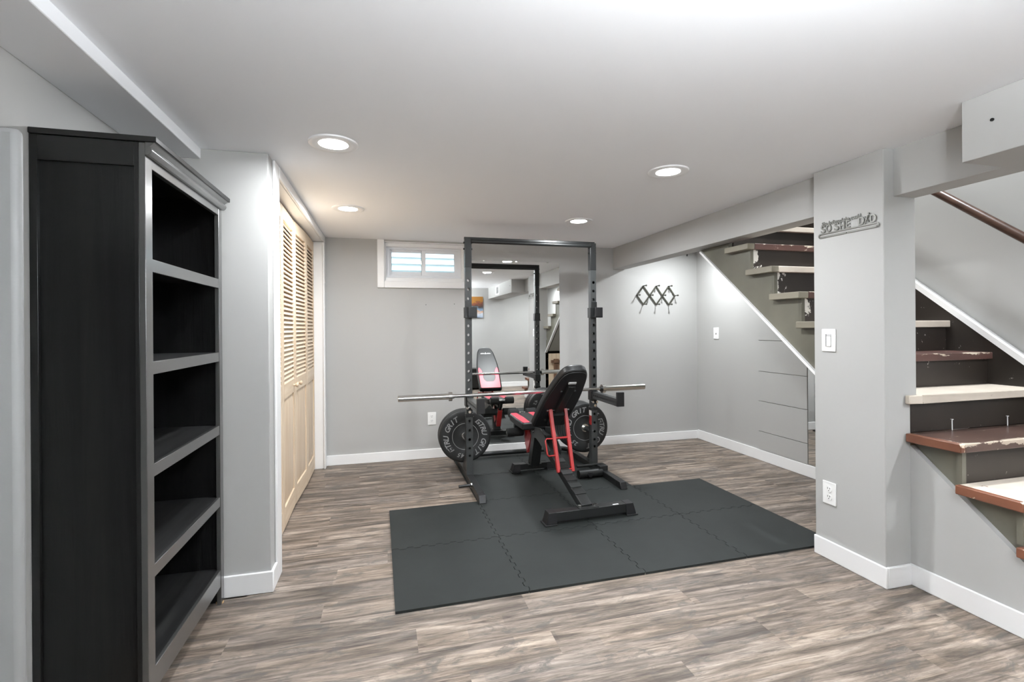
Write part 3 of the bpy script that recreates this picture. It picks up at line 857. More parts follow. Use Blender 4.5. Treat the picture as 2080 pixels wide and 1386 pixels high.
# ================================================================== POWER RACK
RX = (0.656, 1.745); RY = 3.885
rack = thing('power_rack', 'black steel power rack with pull-up bar and perforated uprights', 'power rack', (1.2, 3.9, MATZ))
UW, UWU = 0.054, 0.050
ZJ = 0.545
for si, x in enumerate(RX):
    s = -1 if si == 0 else 1
    # foot tube along the floor
    B(x - 0.025, x + 0.025, 3.40, 4.46, MATZ, MATZ + 0.05).build('base_tube', 'black_metal', rack, bevel=0.004)
    MB().hexa([(x - 0.027, 3.325, MATZ), (x + 0.027, 3.325, MATZ), (x + 0.027, 3.42, MATZ), (x - 0.027, 3.42, MATZ)],
              [(x - 0.027, 3.345, MATZ + 0.053), (x + 0.027, 3.345, MATZ + 0.053), (x + 0.027, 3.42, MATZ + 0.053), (x - 0.027, 3.42, MATZ + 0.053)]).build('foot_cap', 'black_plastic', rack, bevel=0.004)
    # lower post with holes
    z0 = MATZ + 0.05
    lw = [h for h in (0.215, 0.275, 0.345, 0.42, 0.495)]
    f1 = lambda a, b, c, x=x, z0=z0: (x + b, RY + c, z0 + a)
    MB().perforated(f1, ZJ - z0, UW, UW, [h - z0 for h in lw], 0.011).build('lower_post', 'grey_metal', rack)
    # upper post with holes
    hs = []
    z = 0.60
    while z < 1.70:
        hs.append(z); z += 0.0735
    f2 = lambda a, b, c, x=x: (x + b, RY + c, ZJ + a)
    up = MB().perforated(f2, 1.79 - ZJ, UWU, UWU, [h - ZJ for h in hs], 0.0125).build('upright', 'grey_metal', rack)
    # collar with chrome pins
    MB().box(x - 0.031, x + 0.031, RY - 0.031, RY + 0.031, ZJ - 0.02, ZJ + 0.008).build('collar', 'black_metal', rack, bevel=0.002)
    for dx in (-0.018, 0.018):
        MB().cyl((x + dx, RY - 0.025, ZJ + 0.055), (x + dx, RY - 0.045, ZJ + 0.055), 0.009, 12).build('pin', 'chrome', rack)
    MB().cyl((x, RY - 0.027, ZJ + 0.025), (x, RY - 0.046, ZJ + 0.025), 0.011, 12).build('pin', 'chrome', rack)
    for zb in (0.42, 0.345):
        pass
    # top bracket sleeve, bolts
    B(x - 0.027, x + 0.027, RY - 0.027, RY + 0.027, 1.735, 1.968).build('top_sleeve', 'black_metal', rack, bevel=0.003)
    for zb in (1.935, 1.885):
        MB().cyl((x - 0.036, RY, zb), (x + 0.036, RY, zb), 0.008, 8).build('bolt', 'black_metal', rack)
    # triangular gussets at the foot
    g = MB()
    g.prism([(RY + 0.027, 0.064), (RY + 0.19, 0.064), (RY + 0.027, 0.27)], lambda u, v, a: (a, u, v), x + s * 0.020, x + s * 0.026)
    g.build('gusset', 'black_metal', rack)
    # storage peg behind the post
    MB().cyl((x, RY + 0.02, 0.335), (x, 4.40, 0.335), 0.0245, 18).build('plate_peg', 'chrome', rack)
    # spotter arm: bracket, perforated beam, upturned end
    MB().box(x - 0.033, x + 0.033, RY - 0.036, RY + 0.033, 0.612, 0.692).build('arm_bracket', 'black_metal', rack, bevel=0.002)
    ya = RY - 0.036
    ln = ya - 3.395
    f3 = lambda a, b, c, x=x, ya=ya: (x + c, ya - a, 0.660 + b)
    arm = MB().perforated(f3, ln, 0.058, 0.044, [0.03 + 0.0325 * q for q in range(13)], 0.0085, 8).build('spotter_arm', 'grey_metal', rack)
    B(x - 0.03, x + 0.03, 3.372, 3.395, 0.632, 0.742).build('end_stop', 'black_plastic', arm, org=arm['_o'], bevel=0.003)
    # J hook
    hk = MB()
    hk.box(x - 0.033, x + 0.033, RY - 0.032, RY + 0.03, 1.325, 1.412)
    hk.box(x - 0.026 + s * 0.004, x + 0.026 + s * 0.004, RY - 0.030, RY - 0.0255, 1.412, 1.462)
    jo = hk.build('j_hook', 'black_metal', rack, bevel=0.002)
    MB().box(x - 0.012, x + 0.058, RY - 0.085, RY - 0.078, 1.330, 1.412).box(x - 0.012, x + 0.058, RY - 0.085, RY - 0.032, 1.325, 1.337).build('hook_lip', 'black_plastic', jo, org=jo['_o'], bevel=0.002)
# pull-up bar and back flat
B(RX[0] - 0.028, RX[1] + 0.028, RY + 0.004, RY + 0.024, 1.942, 1.984).build('top_flat', 'black_metal', rack, bevel=0.002)
MB().cyl((RX[0] + 0.02, RY - 0.022, 1.945), (RX[1] - 0.02, RY - 0.022, 1.945), 0.0165, 18).build('pull_up_bar', 'black_metal', rack)
# rear cross tube with rounded corners
pth = [(RX[0], 4.30, 0.045), (RX[0], 4.42, 0.045)]
for k in range(7):
    a = math.pi * (1 - 0.5 * k / 6)
    pth.append((RX[0] + 0.10 + 0.10 * math.cos(a), 4.42 + 0.10 * math.sin(a), 0.045))
for k in range(7):
    a = math.pi * (0.5 - 0.5 * k / 6)
    pth.append((RX[1] - 0.10 + 0.10 * math.cos(a), 4.42 + 0.10 * math.sin(a), 0.045))
pth += [(RX[1], 4.42, 0.045), (RX[1], 4.30, 0.045)]
MB().tube(pth, 0.022, 12).build('rear_tube', 'black_metal', rack)
# band peg on the left foot, landmine on the right foot
pgb = MB().cyl((0.530, 3.615, 0.052), (0.628, 3.630, 0.052), 0.011, 14).build('band_peg', 'black_metal', rack)
MB().cyl((0.620, 3.6285, 0.052), (0.630, 3.6305, 0.052), 0.017, 16).build('ring', 'chrome', pgb, org=pgb['_o'])
lm = MB().cyl((1.515, 3.665, 0.048), (1.722, 3.675, 0.048), 0.033, 22).build('landmine_tube', 'black_metal', rack)
MB().cyl((1.60, 3.636, 0.05), (1.60, 3.618, 0.05), 0.020, 6).build('knob', 'black_plastic', lm, org=lm['_o'])
MB().cyl((1.520, 3.715, 0.098), (1.735, 3.725, 0.098), 0.012, 14).build('landmine_rod', 'black_metal', rack)
MB().box(1.700, 1.772, 3.66, 3.76, MATZ + 0.05, 0.100).build('landmine_bracket', 'black_metal', rack, bevel=0.002)
# red and white sticker on the right post
MB().box(RX[1] - 0.0285, RX[1] - 0.027, RY - 0.026, RY + 0.02, 0.40, 0.48).build('sticker', 'red_paint', rack, part_label='red sticker')
MB().box(RX[1] - 0.0285, RX[1] - 0.027, RY - 0.026, RY + 0.02, 0.48, 0.535).build('sticker', 'white_print', rack, part_label='white sticker')

# ================================================================== BARBELL
p0, p1 = Vector((0.093, 3.803, 0.705)), Vector((2.222, 3.853, 0.713))
bd = (p1 - p0).normalized(); bl = (p1 - p0).length
bb = thing('barbell', 'chrome barbell lying across the spotter arms of the rack', 'barbell', tuple(p0 + bd * bl / 2))
pt = lambda s: p0 + bd * s
MB().cyl(pt(0.40), pt(bl - 0.40), 0.0142, 20).build('shaft', 'chrome', bb)
for a, b, c in ((0.0, 0.388, 1), (bl, bl - 0.388, -1)):
    sl = MB().cyl(pt(a + c * 0.003), pt(b), 0.0245, 24).cyl(pt(a), pt(a + c * 0.003), 0.0215, 24, 0.0245).build('sleeve', 'chrome' if c > 0 else 'steel', bb)
    MB().cyl(pt(b), pt(b + c * 0.028), 0.037, 24).build('collar', 'chrome' if c > 0 else 'steel', bb)
    MB().cyl(pt(b + c * 0.028), pt(b + c * 0.045), 0.020, 20).build('bushing', 'black_metal' if c < 0 else 'chrome', bb)

# ================================================================== BUMPER PLATES
def letters(word, rad, centre_deg, size, spread):
    """letters set clockwise on a circle, tops outward; a list of (verts, faces) in the plate plane (x right, y up)"""
    out = []
    n = len(word)
    for i, ch in enumerate(word):
        if ch == ' ': continue
        vs, fs = text_mesh(ch, size, 0.0, 0.25, bold=size * 0.022)
        rot = math.radians(centre_deg - (i - (n - 1) / 2) * spread) - math.pi / 2
        c, s = math.cos(rot), math.sin(rot)
        out.append(([(v.x * c - (v.y + rad) * s, v.x * s + (v.y + rad) * c) for v in vs], fs))
    return out
def logo(rad, deg, size):
    """square spiral mark that stands before the name"""
    V, Fc = [], []
    seg = [(-.5, .5, .5, .32), (-.5, .32, -.28, -.5), (-.28, -.32, .5, -.5), (.28, -.32, .5, .05), (-.05, .05, .28, -.12)]
    ang = math.radians(deg) - math.pi / 2
    c, s = math.cos(ang), math.sin(ang)
    for x0, y0, x1, y1 in seg:
        o = len(V)
        for x, y in ((x0, y1), (x1, y1), (x1, y0), (x0, y0)):
            x = x * size * 0.9 + y * size * 0.25; y = y * size + rad
            V.append((x * c - y * s, x * s + y * c))
        Fc.append([o, o + 1, o + 2, o + 3])
    return [(V, Fc)]
def plate_lettering(weight, turn):
    R_ = 0.162
    out = []
    for cdeg in (160 + turn, -14 + turn):
        out += letters('TRU GRIT', R_, cdeg, 0.062, 12.6) + logo(R_, cdeg + 4.4 * 12.6, 0.040)
    for cdeg in (72 + turn, 252 + turn):
        out += letters(weight, R_, cdeg, 0.050, 11.0)
    return out
def plate(x, y0, th, zc, weight, label, turn, group, front=True, back=True):
    t = thing('bumper_plate', label, 'weight plate', (x, y0 + th / 2, zc - 0.222), group)
    R0 = 0.222
    prof = [(0.0255, 0), (0.045, 0.0), (0.105, 0.004), (0.112, 0.0), (0.116, -0.003), (0.205, -0.003), (0.217, 0.0), (R0, 0.006), (R0, th - 0.006), (0.217, th), (0.205, th + 0.003), (0.116, th + 0.003), (0.112, th), (0.105, th - 0.004), (0.045, th), (0.0255, th), (0.0255, 0)]
    MB().lathe(prof, lambda a, b, c: (x + a, y0 + c, zc + b), 64).build('rubber_disc', 'rubber', t)
    MB().lathe([(0.0250, -0.0015), (0.036, -0.0015), (0.036, th + 0.0015), (0.0250, th + 0.0015), (0.0250, -0.0015)], lambda a, b, c: (x + a, y0 + c, zc + b), 28).build('steel_hub', 'steel', t)
    MB().lathe([(0.1095, -0.001), (0.1115, -0.0022), (0.1135, -0.001)], lambda a, b, c: (x + a, y0 + c, zc + b), 48).build('hub_ring', 'letter', t)
    for V, Fc in plate_lettering(weight, turn) if (front or back) else ():
        if front: MB().add([(x + a, y0 - 0.0036, zc + b) for a, b in V], Fc).build('letter', 'letter', t)
        if back: MB().add([(x - a, y0 + th + 0.0036, zc + b) for a, b in V], Fc).build('letter', 'letter', t)
    return t
ZP = 0.330
plate(0.656, 4.075, 0.056, ZP - 0.006, '45', 'black rubber bumper plate hung foremost behind the rack upright nearer the window', 5, 'bumper plates', True, False)
plate(0.656, 4.140, 0.056, ZP - 0.006, '45', 'black rubber bumper plate hung next to the wall on the peg nearer the outlet', 25, 'bumper plates', False, True)
plate(1.745, 4.060, 0.052, ZP + 0.004, '25', 'black rubber bumper plate marked 25 hung behind the rack upright nearer the alcove', -20, 'bumper plates', True, False)
plate(1.745, 4.118, 0.056, ZP + 0.004, '35', 'black rubber bumper plate sandwiched between two others on the peg nearer the alcove', 30, 'bumper plates', False, False)
plate(1.745, 4.180, 0.078, ZP + 0.004, '45', 'thick black rubber bumper plate next to the wall on the peg nearer the alcove', -40, 'bumper plates', False, True)

# ================================================================== WEIGHT BENCH (local frame: x right, y towards the wall)
bench = thing('weight_bench', 'adjustable black and red weight bench raised to an incline in the rack', 'weight bench', (1.272, 2.87, 0), rz=0.039, local=True)
mz = MATZ
def foot(v, hu, z1, name):
    B(-hu + 0.05, hu - 0.05, v - 0.032, v + 0.032, mz + 0.018, z1).build(name, 'black_metal', bench, bevel=0.003)
    for s in (-1, 1):
        a, b, c = s * (hu - 0.075), s * (hu - 0.022), s * hu
        k = MB()
        k.hexa([(a, v - 0.040, mz + 0.008), (c - s * 0.004, v - 0.040, mz + 0.008), (c - s * 0.004, v + 0.040, mz + 0.008), (a, v + 0.040, mz + 0.008)],
               [(a, v - 0.034, z1 + 0.002), (b, v - 0.034, z1 + 0.002), (b, v + 0.034, z1 + 0.002), (a, v + 0.034, z1 + 0.002)])
        k.box(min(a, c + s * 0.006), max(a, c + s * 0.006), v - 0.047, v + 0.045, mz, mz + 0.008)
        k.build('foot_cap', 'black_plastic', bench, bevel=0.002)
foot(0.02, 0.318, 0.088, 'rear_foot')
foot(1.135, 0.195, 0.078, 'front_foot')
S0, S1 = Vector((-0.018, 0.03, 0.075)), Vector((-0.004, 0.97, 0.385))
MB().bar(S0, S1, 0.075, 0.055).build('spine', 'black_metal', bench, bevel=0.004)
sd_ = (S1 - S0).normalized(); sn = Vector((0, -sd_.z, sd_.y)).normalized()
for k in range(6):
    q = S0 + sd_ * (0.13 + 0.075 * k) + sn * 0.029
    MB().bar(q - Vector((0.040, 0, 0)), q + Vector((0.040, 0, 0)), 0.046, 0.006, up=sn).build('notch_plate', 'grey_metal' if k % 2 else 'black_metal', bench, bevel=0.001)
B(-0.085, 0.050, -0.010, 0.06, 0.087, 0.093).build('mounting_plate', 'black_metal', bench, bevel=0.001)
for uu in (-0.072, 0.037):
    MB().cyl((uu, 0.02, 0.092), (uu, 0.02, 0.103), 0.011, 6).build('bolt', 'chrome', bench)
MB().box(0.155, 0.195, -0.004, 0.008, 0.0882, 0.0888).build('sticker', 'white_print', bench)
MB().bar((0, 1.10, 0.075), (0, 0.985, 0.395), 0.080, 0.075, up=(0, 1, 0)).build('front_leg', 'black_metal', bench, bevel=0.004)
B(-0.06, 0.06, 1.06, 1.17, 0.076, 0.082).build('mounting_plate', 'black_metal', bench, bevel=0.001)
for uu in (-0.05, 0.05):
    MB().cyl((uu, 1.10, 0.082), (uu, 1.10, 0.092), 0.009, 6).build('bolt', 'chrome', bench)
# side plates of the hinge
for uu in (-0.046, 0.046):
    MB().prism([(0.62, 0.265), (0.90, 0.34), (1.02, 0.33), (1.04, 0.41), (0.80, 0.44), (0.72, 0.40), (0.60, 0.31)], lambda u, v, a: (a, u, v), uu - 0.003, uu + 0.003).build('hinge_plate', 'grey_metal', bench)
    MB().cyl((uu * 1.05, 0.96, 0.385), (uu * 1.3, 0.96, 0.385), 0.011, 10).build('bolt', 'chrome', bench)
B(-0.025, 0.025, 0.75, 1.32, 0.368, 0.393).build('seat_tube', 'black_metal', bench, bevel=0.003)
# red post with foam rollers
MB().bar((0, 1.295, 0.345), (0, 1.195, 0.150), 0.050, 0.045, up=(0, 1, 0)).build('leg_post', 'red_paint', bench, bevel=0.003)
MB().bar((0, 1.418, 0.462), (0, 1.290, 0.335), 0.028, 0.028, up=(0, 1, 0)).build('roller_arm', 'black_metal', bench, bevel=0.002)
MB().bar((-0.035, 1.10, 0.35), (-0.035, 1.19, 0.20), 0.006, 0.09, up=(0, 1, 0)).build('leg_bracket', 'red_paint', bench, bevel=0.001)
for v, z, hl in ((1.285, 0.318, 0.185), (1.418, 0.462, 0.128)):
    MB().cyl((-hl - 0.004, v, z), (hl + 0.004, v, z), 0.011, 12).build('roller_bar', 'chrome', bench)
    for s in (-1, 1):
        MB().cyl((s * 0.035, v, z), (s * hl, v, z), 0.038, 22).build('foam_roller', 'foamroll', bench, bevel=0.006)
# pads: outline polygons in their own plane
def pad_pts(outline, nc=6): return outline
def rounded(poly, rr, n=5):
    out = []
    L_ = len(poly)
    for i in range(L_):
        p = Vector(poly[i]); a = Vector(poly[i - 1]); b = Vector(poly[(i + 1) % L_])
        r_ = rr[i] if isinstance(rr, (list, tuple)) else rr
        da, db = (a - p), (b - p)
        ra = min(r_, da.length * 0.48); rb = min(r_, db.length * 0.48)
        q0 = p + da.normalized() * ra; q1 = p + db.normalized() * rb
        for k in range(n + 1):
            t = k / n
            q = q0 * (1 - t) ** 2 + p * 2 * t * (1 - t) + q1 * t * t
            out.append((q.x, q.y))
    return out
def frame_fn(org, along, nrm, ucross=Vector((1, 0, 0))):
    org, along, nrm = Vector(org), Vector(along).normalized(), Vector(nrm).normalized()
    return lambda u, v, a: org + ucross * u + along * v + nrm * a
# backrest
B0, B1 = Vector((-0.004, 0.735, 0.462)), Vector((0.004, 0.205, 0.934))
be = (B1 - B0).normalized(); bn = Vector((0, be.z, -be.y))
bl_ = (B1 - B0).length
fb = frame_fn(B0, be, bn)
out = rounded([(-0.138, 0.0), (0.138, 0.0), (0.143, 0.38), (0.106, bl_ - 0.06), (0.066, bl_ + 0.012), (-0.066, bl_ + 0.012), (-0.106, bl_ - 0.06), (-0.143, 0.38)], [0.025, 0.025, 0.12, 0.06, 0.05, 0.05, 0.06, 0.12])
back = MB().prism(out, fb, 0.006, 0.066).build('backrest', 'black_vinyl', bench, bevel=0.016, seg=4)
inn = [(u * 0.93, 0.012 + v * 0.965) for u, v in out]
MB().prism(inn, fb, 0.0, 0.007).build('backing_board', 'black_plastic', back, bevel=0.002)
# red panels of the backrest front, a U around the dark middle
ru = [(-0.122, 0.012), (0.122, 0.012), (0.128, 0.33), (0.112, 0.36), (0.080, 0.30), (0.074, 0.17), (0.050, 0.115), (-0.050, 0.115), (-0.074, 0.17), (-0.080, 0.30), (-0.112, 0.36), (-0.128, 0.33)]
MB().prism(rounded(ru, 0.02, 3), fb, 0.060, 0.070).build('red_panel', 'red_vinyl', back, bevel=0.004)
em = MB()
zl_ = bl_ - 0.115
for u0, u1, v0, v1 in ((-0.066, -0.014, 0, 0.012), (0.014, 0.066, 0, 0.012), (-0.058, -0.020, 0.003, 0.016), (0.020, 0.058, 0.003, 0.016), (-0.012, 0.012, -0.002, 0.010)):
    em.prism([(u0, zl_ + v0), (u1, zl_ + v0), (u1, zl_ + v1), (u0, zl_ + v1)], fb, 0.0662, 0.0668)
em.prism([(-0.010, zl_ + 0.010), (0.010, zl_ + 0.010), (0.0, zl_ + 0.030)], fb, 0.0662, 0.0668)
em.build('emblem', 'white_print', back)
MB().bar(fb(0.0, 0.06, -0.014), fb(0.0, 0.575, -0.014), 0.052, 0.028, up=bn).build('back_tube', 'black_metal', back, bevel=0.003)
MB().bar(fb(-0.028, 0.592, -0.004), fb(0.030, 0.592, -0.004), 0.016, 0.010, up=bn).build('label_tag', 'white_print', back)
for uu, vv in ((-0.052, 0.50), (0.052, 0.50), (-0.060, 0.11), (0.060, 0.11)):
    MB().cyl(fb(uu, vv, 0.0), fb(uu, vv, -0.008), 0.008, 10).build('bolt', 'chrome', back)
# seat
Q0, Q1 = Vector((-0.022, 0.935, 0.402)), Vector((-0.022, 1.365, 0.412))
se = (Q1 - Q0).normalized(); sn_ = Vector((0, -se.z, se.y))
fs_ = frame_fn(Q0, se, sn_)
sl_ = (Q1 - Q0).length
so = rounded([(-0.130, 0.0), (0.130, 0.0), (0.132, 0.20), (0.122, sl_), (-0.122, sl_), (-0.132, 0.20)], [0.02, 0.02, 0.05, 0.05, 0.05, 0.05])
seat = MB().prism(so, fs_, 0.0, 0.062).build('seat', 'black_vinyl', bench, bevel=0.014, seg=4)
for s in (-1, 1):
    MB().prism(rounded([(s * 0.120, 0.015), (s * 0.062, 0.015), (s * 0.050, sl_ * 0.5), (s * 0.055, sl_ - 0.02), (s * 0.112, sl_ - 0.02), (s * 0.120, 0.20)], 0.012, 3), fs_, 0.056, 0.0655).build('red_panel', 'red_vinyl', seat, bevel=0.003)
# red adjusting ladder
LT = [Vector((-0.060, 0.556, 0.628)), Vector((0.060, 0.556, 0.628))]
LB = [Vector((-0.056, 0.405, 0.200)), Vector((0.060, 0.420, 0.195))]
lad = MB().bar(LT[0] + Vector((0, 0, 0.012)), LB[0], 0.026, 0.026, up=(0, 1, 0)).build('support_strut', 'red_paint', bench, bevel=0.003)
MB().bar(LT[1] + Vector((0, 0, 0.012)), LB[1], 0.026, 0.026, up=(0, 1, 0)).build('support_strut', 'red_paint', bench, bevel=0.003)
mid_ = [LT[i].lerp(LB[i], 0.46) for i in (0, 1)]
MB().cyl(mid_[0], mid_[1], 0.008, 10).build('strut_rung', 'red_paint', bench)
MB().cyl(LT[0] + Vector((-0.025, 0, -0.004)), LT[1] + Vector((0.025, 0, -0.004)), 0.006, 10).build('pivot_pin', 'chrome', bench)
for i, s in ((0, -1), (1, 1)):
    MB().cyl(LT[i] + Vector((s * 0.014, 0, -0.004)), LT[i] + Vector((s * 0.030, 0, -0.004)), 0.010, 8).build('pivot_nut', 'chrome', bench)
MB().cyl(LB[0] + Vector((0, 0, 0.02)), LB[1] + Vector((0, 0, 0.02)), 0.007, 10).build('strut_rung', 'red_paint', bench)
h0, h1 = LT[0].lerp(LB[0], 0.47), LT[0].lerp(LB[0], 0.73)
MB().tube([h0, h0 + Vector((-0.058, 0, 0.004)), h0 + Vector((-0.068, 0, -0.010)), h1 + Vector((-0.068, 0, 0.008)), h1 + Vector((-0.058, 0, -0.002)), h1], 0.006, 10).build('strut_handle', 'red_paint', bench)
MB().bar(fb(0.0, 0.10, -0.03), fb(0.0, 0.24, -0.03), 0.095, 0.03, up=bn).build('hinge_block', 'black_metal', bench, bevel=0.002)

# ================================================================== SMALL THINGS ON WALLS
def wall_fn(face, c):
    """local (u right, v up, a out of the wall)"""
    c = Vector(c)
    if face == 'back': return lambda u, v, a: c + Vector((u, -a, v))
    if face == 'right': return lambda u, v, a: c + Vector((-a, -u, v))      # faces -x, right hand is -y
    if face == 'left': return lambda u, v, a: c + Vector((a, u, v))
    if face == 'rear': return lambda u, v, a: c + Vector((-u, a, v))
def rect(u0, u1, v0, v1): return [(u0, v0), (u1, v0), (u1, v1), (u0, v1)]
def ell(cu, cv, ru, rv, n=18): return [(cu + ru * math.cos(2 * math.pi * i / n), cv + rv * math.sin(2 * math.pi * i / n)) for i in range(n)]
def outlet(face, c, label, sc_=1.0):
    f = wall_fn(face, c)
    t = thing('wall_outlet', label, 'outlet', tuple(c))
    MB().prism(rect(-0.040 * sc_, 0.040 * sc_, -0.060 * sc_, 0.060 * sc_), f, 0.0, 0.006).build('cover_plate', 'plastic', t, bevel=0.003)
    for s in (-1, 1):
        r_ = MB().prism(ell(0, s * 0.021 * sc_, 0.017 * sc_, 0.0165 * sc_), f, 0.006, 0.0085).build('receptacle', 'plastic', t)
        q = MB()
        for uu in (-0.0065, 0.0065): q.prism(rect(uu * sc_ - 0.0013, uu * sc_ + 0.0013, (s * 0.021 + 0.001) * sc_, (s * 0.021 + 0.009) * sc_), f, 0.0085, 0.0090)
        q.prism(ell(0, (s * 0.021 - 0.007) * sc_, 0.0026, 0.0026, 8), f, 0.0085, 0.0090)
        q.build('slots', 'slot', r_, org=c)
outlet('back', (0.431, YB, 0.379), 'white double outlet on the back wall between closet and weight plates')
outlet('right', (PX, 2.058, 0.352), 'white double outlet low on the grey pillar')
def switch(face, c, label, dimmer):
    f = wall_fn(face, c)
    t = thing('light_switch', label, 'light switch', tuple(c))
    MB().prism(rect(-0.041, 0.041, -0.060, 0.060), f, 0.0, 0.006).build('cover_plate', 'plastic', t, bevel=0.003)
    if dimmer:
        MB().prism(rect(-0.017, 0.017, -0.033, 0.033), f, 0.006, 0.0065).build('recess', 'recess', t)
        MB().prism(rect(-0.008, 0.016, -0.032, 0.022), f, 0.0065, 0.0105).build('paddle', 'plastic', t, bevel=0.001)
        MB().prism(rect(-0.008, 0.016, 0.025, 0.031), f, 0.0065, 0.0085).build('slider', 'plastic', t)
    else:
        MB().prism(rect(-0.006, 0.006, -0.012, 0.012), f, 0.006, 0.0065).build('recess', 'slot', t)
        MB().prism(rect(-0.005, 0.005, -0.001, 0.010), f, 0.0065, 0.0165).build('toggle', 'plastic', t, bevel=0.001)
    for vv in (-0.042, 0.042) if not dimmer else ():
        MB().prism(ell(0, vv, 0.003, 0.003, 8), f, 0.006, 0.0066).build('screw', 'steel', t)
switch('right', (XR, 4.359, 1.170), 'white toggle switch on the wall under the stairs', False)
switch('right', (PX, 2.056, 1.164), 'white dimmer switch on the grey pillar below the metal sign', True)

# accordion peg rack on the back wall
pk = thing('accordion_peg_rack', 'dark wooden accordion peg rack of three diamonds on the back wall', 'peg rack', (2.845, YB - 0.01, 1.48))
xs = [2.616, 2.770, 2.922, 3.074]; xm = [2.693, 2.848, 3.000]
zm, zt_, zb_ = 1.582, 1.684, 1.485
def slat_(p, q, yy):
    MB().bar((p[0], yy, p[1]), (q[0], yy, q[1]), 0.006, 0.016, up=(0, -0.0, 1) if abs(p[0] - q[0]) > 1e-6 else (1, 0, 0)).build('slat', 'pegwood', pk, bevel=0.001)
for i in range(3):
    slat_((xs[i], zm), (xm[i], zt_), YB - 0.016); slat_((xm[i], zb_), (xs[i + 1], zm), YB - 0.016)
    slat_((xm[i], zt_), (xs[i + 1], zm), YB - 0.009); slat_((xs[i], zm), (xm[i], zb_), YB - 0.009)
for (a, b) in [(x, zm) for x in xs] + [(x, zt_) for x in xm] + [(x, zb_) for x in xm]:
    MB().lathe([(0.0, 0.078), (0.007, 0.077), (0.0095, 0.072), (0.009, 0.067), (0.005, 0.062), (0.0045, 0.03), (0.005, 0.0), (0.0, 0.0)], lambda p, q, c: (a + p, YB - 0.004 - c, b + q), 12).build('peg', 'pegwood', pk)

# metal sign with writing on the pillar
SY = (1.782 + 2.112) / 2
sf = wall_fn('right', (PX, SY, 1.7))
sg = thing('metal_sign', 'pewter metal sign lettered So She Did on the grey pillar', 'sign', (PX, SY, 1.71))
hwid = 0.168
brk = MB()
def capsule(u0, u1, v, r, n=8):
    p = [(u1 + r * math.cos(-math.pi / 2 + math.pi * k / n), v + r * math.sin(-math.pi / 2 + math.pi * k / n)) for k in range(n + 1)]
    return p + [(u0 + r * math.cos(math.pi / 2 + math.pi * k / n), v + r * math.sin(math.pi / 2 + math.pi * k / n)) for k in range(n + 1)]
brk.prism(rect(-hwid + 0.012, hwid - 0.012, 0.030, 0.0365), sf, 0.003, 0.006)
brk.prism(capsule(-hwid + 0.012, -0.006, 0.0165, 0.0045), sf, 0.003, 0.006)
brk.prism(capsule(0.006, hwid - 0.012, 0.0165, 0.0045), sf, 0.003, 0.006)
for s in (-1, 1):
    ring = [(s * (hwid - 0.013) + s * 0.012 * math.sin(math.pi * k / 8), 0.0242 + 0.012 * math.cos(math.pi * k / 8)) for k in range(9)]
    ring += [(s * (hwid - 0.013) + s * 0.005 * math.sin(math.pi * k / 8), 0.0242 + 0.005 * math.cos(math.pi * k / 8)) for k in range(8, -1, -1)]
    brk.prism(ring, sf, 0.003, 0.006)
brk.build('hanger_bar', 'sign', sg)
st_ = MB()
for u in (-0.12, 0.12): st_.prism(ell(u, 0.033, 0.003, 0.003, 8), sf, 0.0, 0.003)
st_.build('standoffs', 'sign', sg)
def put_text(body, size, u, v, width, shear, nm):
    vs_, fs2 = text_mesh(body, size, 0.0, shear, bold=size * 0.02)
    w0 = min(q.x for q in vs_); w1 = max(q.x for q in vs_)
    k = width / (w1 - w0); mid = (w0 + w1) / 2
    mb = MB()
    for a in (0.003, 0.006):
        mb.add([sf(u + (q.x - mid) * k, v + q.y, a) for q in vs_], fs2)
    # side walls from boundary edges
    cnt = {}
    for f in fs2:
        for i in range(len(f)):
            e = (f[i], f[(i + 1) % len(f)]); key = tuple(sorted(e)); cnt[key] = cnt.get(key, 0) + 1
    for (i, j), n_ in cnt.items():
        if n_ == 1:
            A, B_ = vs_[i], vs_[j]
            mb.add([sf(u + (A.x - mid) * k, v + A.y, 0.003), sf(u + (B_.x - mid) * k, v + B_.y, 0.003), sf(u + (B_.x - mid) * k, v + B_.y, 0.006), sf(u + (A.x - mid) * k, v + A.y, 0.006)], [(0, 1, 2, 3)])
    return mb.build(nm, 'sign', sg)
for ch, u, wd_ in (('S', -0.137, 0.026), ('O', -0.104, 0.032), ('S', -0.058, 0.026), ('H', -0.025, 0.027), ('E', 0.007, 0.022), ('D', 0.078, 0.030), ('D', 0.138, 0.030)):
    put_text(ch, 0.056, u, 0.0560, wd_, 0.0, 'letter')
sc_o = put_text('She believed she could', 0.027, -0.035, 0.0850, 0.222, 0.25, 'script')
sc_o['kind'] = 'stuff'
# running figure that stands for the letter I
fig = MB()
for pth_, r_ in (([(0.096, 0.038), (0.100, 0.050), (0.106, 0.060)], 0.0028), ([(0.118, 0.044), (0.113, 0.054), (0.106, 0.060)], 0.0028), ([(0.106, 0.060), (0.112, 0.079)], 0.0034), ([(0.112, 0.076), (0.102, 0.070), (0.096, 0.075)], 0.0022), ([(0.112, 0.076), (0.121, 0.070), (0.125, 0.077)], 0.0022)):
    fig.tube([sf(a, b, 0.0045) for a, b in pth_], r_, 6)
fig.prism(ell(0.1145, 0.087, 0.0045, 0.005, 12), sf, 0.0025, 0.0065)
fig.build('runner_figure', 'sign', sg)

